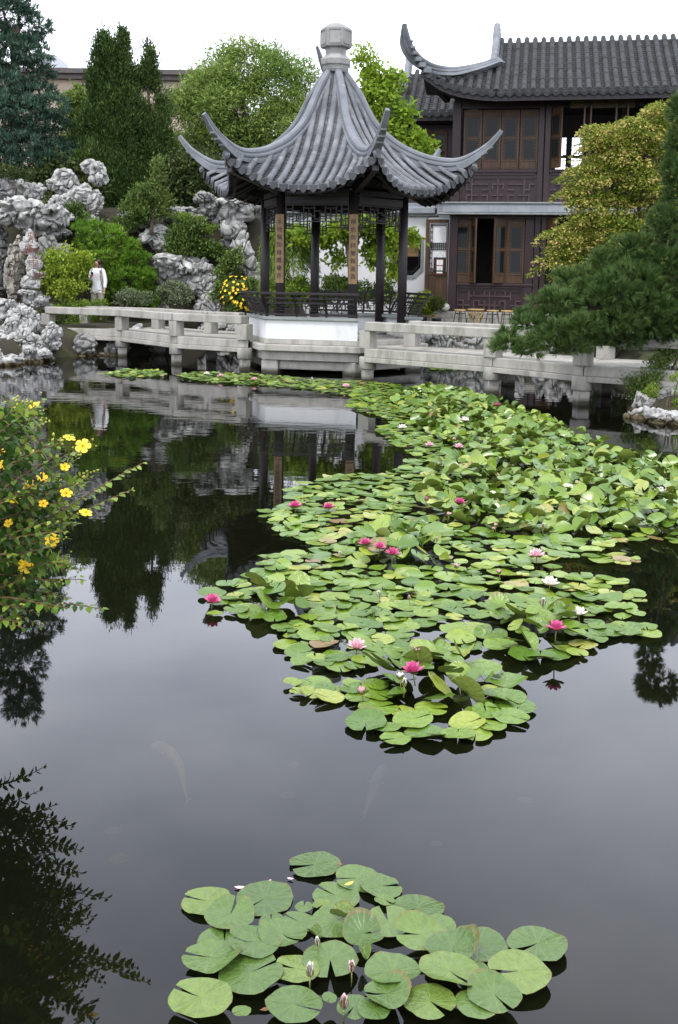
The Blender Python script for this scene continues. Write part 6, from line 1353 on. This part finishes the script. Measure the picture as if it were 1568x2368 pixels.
for i, (x, y, wd) in enumerate(((680, 1768, 26), (665, 1838, 34), (262, 1920, 36), (275, 1985, 46), (205, 1690, 26), (1215, 1850, 34), (1010, 1950, 26), (700, 1430, 20))):
    p = at_z(x, y, -.10); o = link('sunken_leaf', PADS[0][i % 4].copy()); o.data.materials.clear(); o.data.materials.append(M['sunk']); s = wd * .5 / (CAM_F / math.hypot(p.y, 2)); o.scale = (s, s, s); o.location = p
    tag(o, ('faint sunken leaf above the near cluster', 'faint sunken leaf between the two koi', 'faint sunken leaf left of the near cluster, upper one', 'faint sunken leaf left of the near cluster, lower one', 'faint sunken leaf upper left of the pale koi', 'faint sunken leaf in the open water on the right', 'faint sunken leaf below the grey koi', 'faint sunken leaf by the left edge of the raft')[i], 'leaf', 'sunken leaves')
# ================================================================== flowering bush on the near bank
LM['stjohn'] = leafmat('broad_green_leaves', (.020, .054, .011), (.050, .108, .020), (.12, .19, .034), .40, .25, 3.0)
LM['stjohntip'] = leafmat('young_green_leaves', (.11, .19, .025), (.20, .29, .045), (.30, .37, .07), .42, .35, 3.0)
M['stem'] = pmat('reddish_stem', (.10, .045, .025), (.18, .10, .05), rough=.6, scale=20)
bb = Vector((-2.0, 4.6, .35)); nb_ = thing('flowering_bush', 'yellow-flowered leafy bush leaning over the water at the left edge', 'bush', bb)
def leaf6(P, D, N_, L_, W_):
    """oval leaf: two rows of faces folded along the midrib"""
    n = len(P); D = norm(D); S = norm(np.cross(D, N_)); U = np.cross(S, D); L_ = L_[:, None]; W_ = W_[:, None]
    q = [P, P + D * L_ * .32 + S * W_ * .5 + U * W_ * .12, P + D * L_ * .68 + S * W_ * .40 + U * W_ * .05, P + D * L_ - U * L_ * .10, P + D * L_ * .68 - S * W_ * .40 + U * W_ * .05, P + D * L_ * .32 - S * W_ * .5 + U * W_ * .12, P + D * L_ * .5 - U * L_ * .0]
    V = np.stack(q, 1).reshape(-1, 3); b = np.arange(n)[:, None] * 7
    F = np.concatenate([b + np.array([[0, 1, 2, 6]]), b + np.array([[6, 2, 3, 4]]), b + np.array([[0, 6, 4, 5]])]); return V, F
rs = random.Random(9); LP, LD, LN, LL, LW = [[], []], [[], []], [[], []], [[], []], [[], []]; stems = MB(); tips_ = []
ENDS = [(332, 1070, 4.45), (306, 1132, 4.4), (236, 1408, 4.2), (205, 1030, 4.6), (175, 1190, 4.2), (190, 1340, 4.2), (215, 1100, 4.4), (160, 1005, 4.7), (100, 925, 4.8), (60, 935, 4.9), (20, 915, 4.8), (150, 1290, 4.2), (180, 1060, 4.3), (90, 1010, 4.6)]
for _ in range(115):
    y = rs.uniform(925, 1455); lim = float(np.interp(y, [925, 1000, 1100, 1250, 1350, 1440, 1520], [90, 175, 215, 190, 205, 150, 90])); x = lim - abs(rs.gauss(0, 1)) * 110 - 10
    ENDS.append((x, y, 4.35 + rs.uniform(-.5, .65)))
for si, (x, y, Y) in enumerate(ENDS):
    e = at_y(x, y, Y); s0 = bb + Vector((rs.uniform(-.35, .25), rs.uniform(-.5, .5), rs.uniform(-.1, .1)))
    if e.x < -2.3: e.x = -2.3 + rs.uniform(-.2, .2)
    ml_ = s0.lerp(e, .5) + Vector((-.05, 0, .12 + .25 * max(0, .9 - e.z) * .4 + rs.uniform(0, .12))); pts = []
    for k in range(13):
        t_ = k / 12; pts.append(s0 * (1 - t_) ** 2 + ml_ * 2 * t_ * (1 - t_) + e * t_ * t_)
    stems.tube(pts, [.006 - .0042 * k / 12 for k in range(13)], 5, False); tips_.append((e, (pts[-1] - pts[-2]).normalized()))
    ln = sum((pts[k + 1] - pts[k]).length for k in range(12)); nn = int(ln * .62 / .030)
    for k in range(nn):
        t_ = 1 - .62 * k / nn; f_ = t_ * 12; i = min(11, int(f_)); p = pts[i].lerp(pts[i + 1], f_ - i); d = (pts[i + 1] - pts[i]).normalized()
        r_ = d.cross(Vector((0, 0, 1))).normalized(); u_ = r_.cross(d)
        ax = r_ if k % 2 == 0 or si < 4 else (r_ * .35 + u_ * .94)
        for sg in (-1, 1):
            w = 1 if (k < 4 and rs.random() < .7) or si < 2 else 0
            dd = (ax * sg * .85 + d * .45 + Vector((rs.gauss(0, .15), rs.gauss(0, .15), rs.gauss(0, .15) - .18))).normalized(); nn_ = (u_ + Vector((rs.gauss(0, .3), rs.gauss(0, .3), .5))).normalized()
            sz = rs.uniform(.036, .058) * (1 if k > 1 else .6); LP[w].append(p); LD[w].append(dd); LN[w].append(nn_); LL[w].append(sz); LW[w].append(sz * rs.uniform(.46, .58))
so_ = stems.build('stem', M['stem'], nb_); so_.matrix_parent_inverse = Matrix.Translation(bb).inverted()
for w, nm in ((0, 'foliage'), (1, 'young_leaves')):
    V, F = leaf6(np.array([tuple(p) for p in LP[w]]), np.array([tuple(p) for p in LD[w]]), np.array([tuple(p) for p in LN[w]]), np.array(LL[w]), np.array(LW[w])); put(nb_, nm, V, F, LM['stjohn' if w == 0 else 'stjohntip'])
# five-petalled flowers, buds and dry seed heads
def pet5():
    V = []; F = []
    for a in range(5):
        an = 2 * math.pi * a / 5; c_, s_ = math.cos(an), math.sin(an); b = len(V)
        for (r, w, z) in ((.08, .06, .0), (.45, .34, .10), (.8, .40, .16), (1.0, .22, .12)):
            V += [(r * c_ - w * s_, r * s_ + w * c_, z), (r * c_ + w * s_, r * s_ - w * c_, z + .03)]
        for i in range(3): F.append((b + 2 * i, b + 2 * i + 1, b + 2 * i + 3, b + 2 * i + 2))
    return V, F
V, F = pet5(); PF = new_mesh('petals', V, F, True); PF.materials.append(M['yellow'])
st = MB()
for k in range(26):
    a, r = rs.uniform(0, 6.28), rs.uniform(.05, .3); st.tube([(0, 0, 0), (r * math.cos(a), r * math.sin(a), rs.uniform(.25, .42))], [.012, .018], 4)
SF = new_mesh('stamens', st.v, st.f); SF.materials.append(M['stamen'])
bd_ = MB().lathe([(.02, 0), (.5, .35), (.55, .8), (.2, 1.4), (.02, 1.6)], 8); BD = new_mesh('bud', bd_.v, bd_.f, True); M['budgreen'] = pmat('bud_green', (.20, .24, .04), (.42, .40, .05), rough=.5); BD.materials.append(M['budgreen'])
FPOS = [(192, 1032, 20, (.1, -.8, .6)), (160, 1014, 16, (.3, -.2, .9)), (80, 938, 15, (-.3, -.4, .9)), (68, 1125, 18, (-.5, -.7, .5)), (97, 1105, 15, (.5, -.6, .6)), (153, 1141, 16, (.3, -.5, .8)), (35, 1158, 17, (.2, -.3, .95)), (198, 1187, 17, (.3, -.25, .9)), (120, 1250, 18, (.2, -.9, .3)), (60, 1308, 20, (0, -1, .1)), (6, 1046, 15, (-.5, -.4, .7)), (6, 1076, 14, (.4, -.6, .6)), (100, 1165, 12, (.2, -.6, .7)), (20, 1210, 12, (-.2, -.7, .5)), (150, 1080, 12, (.3, -.6, .6))]
for (x, y, r, n_) in FPOS:
    Y = 4.12 if y > 1050 else 4.35; p = at_y(x, y, Y); e = thing('flower', None, None); e.parent = nb_; q = Vector(n_).to_track_quat('Z', 'Y'); s = r / ppm(Y) * .95
    e.matrix_local = Matrix.Translation(p - bb) @ q.to_matrix().to_4x4() @ Matrix.Scale(s, 4); link('petals', PF, None, e); link('stamens', SF, None, e)
for i, (e, d) in enumerate(tips_):
    if i < 2 or rs.random() < .45: continue
    for _ in range(rs.randrange(1, 4)):
        o = link('bud', BD, None, nb_); q = (d + Vector((rs.gauss(0, .5), rs.gauss(0, .5), rs.gauss(.3, .4)))).to_track_quat('Z', 'Y'); o.matrix_local = Matrix.Translation(e + Vector((rs.gauss(0, .012), rs.gauss(0, .012), rs.gauss(.01, .012))) - bb) @ q.to_matrix().to_4x4() @ Matrix.Scale(rs.uniform(.006, .011), 4)
# ================================================================== the woman on the bank
PY_ = 28.2; ft = at_y(226, 700, PY_); ft.z = float(height(ft.x, PY_)); zh_ = at_y(222, 600, PY_).z
HT = zh_ - ft.z; s_ = HT / 1.66
per_ = thing('person', 'woman in white long-sleeved shirt and pale trousers looking at a phone', 'person', ft, rad(-14)); per_.scale = (s_, s_, s_)
M['skin'] = pmat('skin', (.42, .22, .16), (.48, .27, .19), rough=.5, scale=8); M['shirt'] = pmat('white_cotton', (.72, .72, .74), (.80, .80, .80), rough=.9, scale=5, bump=.4, bscale=7); M['trouser'] = pmat('stone_trousers', (.36, .33, .27), (.43, .40, .33), rough=.9, scale=5, bump=.3, bscale=8); M['hair'] = pmat('dark_brown_hair', (.012, .007, .005), (.03, .018, .012), rough=.4, scale=6, stretch=(6, 6, .5)); M['leather'] = pmat('brown_leather', (.10, .05, .03), (.15, .08, .05), rough=.6)
def skin_obj(name, verts, edges, radii, mat, parent, root=0, sub=2):
    me = bpy.data.meshes.new(name); me.from_pydata(verts, edges, []); o = link(name, me, mat, parent); sk = o.modifiers.new('skin', 'SKIN'); sk.use_smooth_shade = True
    for i, r in enumerate(radii): me.skin_vertices[0].data[i].radius = r if isinstance(r, tuple) else (r, r)
    me.skin_vertices[0].data[root].use_root = True; sb_ = o.modifiers.new('smooth', 'SUBSURF'); sb_.levels = sb_.render_levels = sub; return o
# arms: her right forearm is raised with the phone, her left hangs; facing the camera, head turned a little down to her right
bv = [(0, 0, .92), (0, .01, 1.10), (0, 0, 1.28), (0, .01, 1.40), (0, .0, 1.47), (0, -.02, 1.55), (-.005, -.03, 1.62),
      (-.09, 0, .86), (-.10, -.01, .48), (-.10, .02, .09), (-.10, -.12, .03), (.09, 0, .86), (.10, -.01, .48), (.11, .02, .09), (.11, -.12, .03),
      (-.16, .01, 1.36), (-.23, .02, 1.11), (-.10, -.19, 1.18), (-.05, -.215, 1.215), (.16, .01, 1.36), (.215, .02, 1.10), (.22, -.03, .86), (.22, -.05, .79)]
be = [(0, 1), (1, 2), (2, 3), (3, 4), (4, 5), (5, 6), (0, 7), (7, 8), (8, 9), (9, 10), (0, 11), (11, 12), (12, 13), (13, 14), (3, 15), (15, 16), (16, 17), (17, 18), (3, 19), (19, 20), (20, 21), (21, 22)]
br = [(.14, .10), (.115, .085), (.14, .10), (.09, .07), .048, (.078, .092), (.07, .085), .08, .055, .04, .035, .08, .055, .04, .035, .052, .04, .028, .03, .052, .04, .028, .03]
skin_obj('body', bv, be, br, M['skin'], per_)
sv = [(0, 0, .85), (0, 0, .92), (0, .01, 1.10), (0, -.01, 1.26), (0, .01, 1.40), (-.165, .01, 1.36), (-.235, .02, 1.11), (-.12, -.165, 1.165), (.165, .01, 1.36), (.225, .02, 1.10), (.225, -.03, .88)]
skin_obj('shirt', sv, [(0, 1), (1, 2), (2, 3), (3, 4), (4, 5), (5, 6), (6, 7), (4, 8), (8, 9), (9, 10)], [(.160, .12), (.165, .125), (.148, .115), (.160, .135), (.11, .085), .068, .06, .045, .068, .06, .048], M['shirt'], per_, 1)
skin_obj('trousers', [(0, .0, .92), (-.095, 0, .80), (-.105, -.01, .48), (-.105, .02, .10), (.095, 0, .80), (.105, -.01, .48), (.115, .02, .10)], [(0, 1), (1, 2), (2, 3), (0, 4), (4, 5), (5, 6)], [(.155, .12), (.10, .11), .088, .072, (.10, .11), .088, .072], M['trouser'], per_)
skin_obj('hair', [(.005, .015, 1.675), (.02, .05, 1.60), (.02, .06, 1.50), (.085, .0, 1.44), (.085, -.07, 1.32), (-.075, .01, 1.44), (-.075, -.06, 1.36), (.085, -.045, 1.56), (-.085, -.03, 1.56)], [(0, 1), (1, 2), (2, 3), (3, 4), (2, 5), (5, 6), (1, 7), (1, 8)], [(.09, .085), (.112, .085), (.10, .06), .05, .035, .045, .028, .032, .026], M['hair'], per_)
for s in (-1, 1):
    MB().lathe([(.001, -.008), (.009, 0), (.001, .008)], 8, (s * .028 - .008, -.118, 1.592)).build('eye', M['ink'], per_, True)
MB().add([(-.02, -.105, 1.575), (.006, -.105, 1.575), (-.007, -.138, 1.563), (-.007, -.105, 1.60)], [(0, 2, 3), (2, 1, 3), (0, 1, 2)]).build('nose', M['skin'], per_)
M['lips'] = pmat('lips', (.35, .10, .09), rough=.4); MB().box((-.006, -.113, 1.54), (.04, .012, .011)).build('mouth', M['lips'], per_, bevel=.004)
for k in range(5):
    x0 = -.068 + .0 * k; z0_ = 1.235 - .014 * k; fi = [(x0 - .01, -.22, z0_), (-.05, -.252, z0_ + .012), (-.028, -.256, z0_ + .012), (-.018, -.236, z0_ + .01)] if k < 4 else [(-.04, -.20, 1.225), (-.02, -.22, 1.25), (-.022, -.238, 1.265)]
    MB().tube(fi, [.010, .0095, .009, .007][:len(fi)], 6).build('finger', M['skin'], per_, True)
for k in range(5):
    xx = .205 + .009 * k; MB().tube([(xx, -.055, .79), (xx, -.065, .745 + .006 * abs(k - 2)), (xx - .004, -.06, .71 + .008 * abs(k - 2))], [.010, .009, .007], 6).build('finger', M['skin'], per_, True)
MB().tube([(.06, .09, 1.42), (.13, -.005, 1.455), (.155, -.09, 1.33), (.165, -.14, 1.18), (.185, -.12, 1.0), (.19, -.02, .88)], .014, 6).build('bag_strap', M['leather'], per_)
ph_ = thing('phone', 'small dark phone held up in the woman\'s hand', 'phone', ft + (Matrix.Rotation(rad(-14), 3, 'Z') @ Vector((-.035, -.238, 1.262))) * s_, rad(-14)); MB().box((0, 0, 0), (.062, .010, .11)).build('phone_body', M['ink'], ph_, bevel=.003); MB().box((0, .0065, 0), (.056, .002, .10)).build('screen', M['glass'], ph_)
# ================================================================== terrace furniture
M['bamboo'] = pmat('bamboo_cane', (.34, .22, .08), (.52, .37, .16), rough=.45, scale=8, stretch=(1, 1, 3), c3=(.22, .13, .05), s3=5); M['iron'] = pmat('black_iron', (.012, .012, .013), (.02, .02, .02), rough=.5); M['yellowcane'] = pmat('yellow_cane', (.45, .27, .06), (.60, .38, .10), rough=.5, scale=6)
def on_terrace(px_, py_): v = at_z(px_, py_, .727); return v
def on_terrace(px_, py_): return hworld(hp(px_, 735, -.85)[0], -.85, .727)
def stool(label, px_, py_):
    p = on_terrace(px_, py_); e = thing('stool', label, 'stool', p, rs.uniform(0, 1), 'iron stools on the terrace')
    MB().lathe([(.155, .40), (.165, .41), (.165, .435), (.155, .445)], 18).build('seat', M['bamboo'], e)
    for k in range(4):
        a = math.pi / 4 + k * math.pi / 2; c_, s2 = math.cos(a), math.sin(a); MB().tube([(.12 * c_, .12 * s2, .40), (.14 * c_, .14 * s2, .34), (.19 * c_, .19 * s2, 0)], .012, 6).build('leg', M['iron'], e)
    MB().tube([(.145 * math.cos(a), .145 * math.sin(a), .33) for a in np.linspace(0, 2 * math.pi, 17)], .009, 5, False).build('ring', M['iron'], e)
for (lb, x, y) in (('round-topped iron stool left of the bamboo table', 1064, 749), ('round-topped iron stool right of the bamboo table', 1139, 751), ('round-topped iron stool partly behind the pine tip', 1172, 753)): stool(lb, x, y)
def cane_table(label, px_, py_, r=.23, h=.46):
    p = on_terrace(px_, py_); e = thing('bamboo_table', label, 'table', p, .3, 'bamboo tables on the terrace')
    MB().lathe([(r * .97, h - .03), (r, h - .02), (r, h), (r * .95, h + .008)], 22).build('table_top', M['bamboo'], e)
    for k in range(22):
        a = 2 * math.pi * k / 22; MB().tube([(r * .93 * math.cos(a), r * .93 * math.sin(a), h - .03), (r * .88 * math.cos(a), r * .88 * math.sin(a), h - .12)], .007, 5).build('skirt_cane', M['bamboo'], e)
    for k in range(4):
        a0 = k * math.pi / 2
        for sg in (-1, 1):
            pts = []
            for t_ in np.linspace(0, 1, 9):
                a = a0 + sg * (math.pi / 4) * (1 - t_) ** 3.2; rr = r * (.90 - .30 * math.sin(math.pi * t_ * .5)) ; pts.append((rr * math.cos(a), rr * math.sin(a), (h - .12) * (1 - t_) + .01))
            MB().tube(pts, .016, 6).build('leg', M['bamboo'], e)
    for z in (h - .125, .02): MB().tube([((r * .86 if z > .1 else r * .62) * math.cos(a), (r * .86 if z > .1 else r * .62) * math.sin(a), z) for a in np.linspace(0, 2 * math.pi, 21)], .011, 5, False).build('hoop', M['bamboo'], e)
cane_table('round bamboo table with arched legs between the iron stools', 1100, 750); cane_table('bamboo table beside the pavilion bench', 963, 744, .22, .50)
p = on_terrace(993, 746); e = thing('yellow_stool', 'small square yellow cane stool by the potted shrub', 'stool', p, .2)
MB().bx(-.14, .14, -.14, .14, .27, .295).build('seat', M['yellowcane'], e, bevel=.006)
for sx in (-1, 1):
    for sy in (-1, 1): MB().tube([(sx * .115, sy * .115, 0), (sx * .115, sy * .115, .27)], .016, 7).build('leg', M['yellowcane'], e)
for z in (.08, .20):
    for sx in (-1, 1): MB().tube([(sx * .115, -.11, z), (sx * .115, .11, z)], .010, 5).build('stretcher', M['yellowcane'], e); MB().tube([(-.11, sx * .115, z), (.11, sx * .115, z)], .010, 5).build('stretcher', M['yellowcane'], e)
for sx in (-.04, .04): MB().tube([(sx, -.115, .08), (sx, -.115, .27)], .008, 5).build('spindle', M['yellowcane'], e)
M['pot'] = pmat('dark_glazed_pot', (.03, .032, .03), (.06, .06, .055), rough=.35); M['cel'] = pmat('pale_celadon', (.50, .50, .45), (.60, .60, .54), rough=.3)
def pot(label, px_, py_, r, h, foliage, lst, Y, mat='pot', n=300, Ll=.08, Wl=.03, lm='yellowshrub', up=.6):
    p = on_terrace(px_, py_) - HY * .3; e = thing('potted_plant', label, 'potted plant', p); MB().lathe([(r * .7, 0), (r * .75, .01), (r, h * .85), (r * 1.08, h * .88), (r * 1.08, h), (r * .92, h), (r * .9, h * .9)], 18).build('pot', M[mat], e, True)
    P, O = shell_points(lobes_px(lst, p.y, .9), n, .4); C, D = clumps(P, O, 12, .05, up, .6, .7); V, F = leaf_faces(C, D, RG.uniform(Ll * .7, Ll * 1.3, len(C)), Wl); put(e, 'foliage', V, F, LM[lm])
pot('potted feathery yellow-green shrub beside the hall door', 977, 738, .17, .24, 1, [(975, 702, 20, 22), (985, 714, 16, 16), (966, 712, 14, 16), (978, 688, 10, 12)], 28.6)
pot('dark pot with spiky dark leaves on the terrace', 1012, 738, .13, .2, 1, [(1012, 712, 12, 14)], 28.6, n=90, Ll=.22, Wl=.02, lm='olive', up=1.0)
p = hworld(hp(1026, 708, -.3)[0], -.3, zG0); o = MB().lathe([(.09, .001), (.15, .05), (.175, .12), (.15, .19), (.09, .225), (.02, .23)], 20).build('ceramic_jar', M['cel'], None, True); o.location = p; tag(o, 'round pale ceramic jar on the plinth of the hall', 'jar')
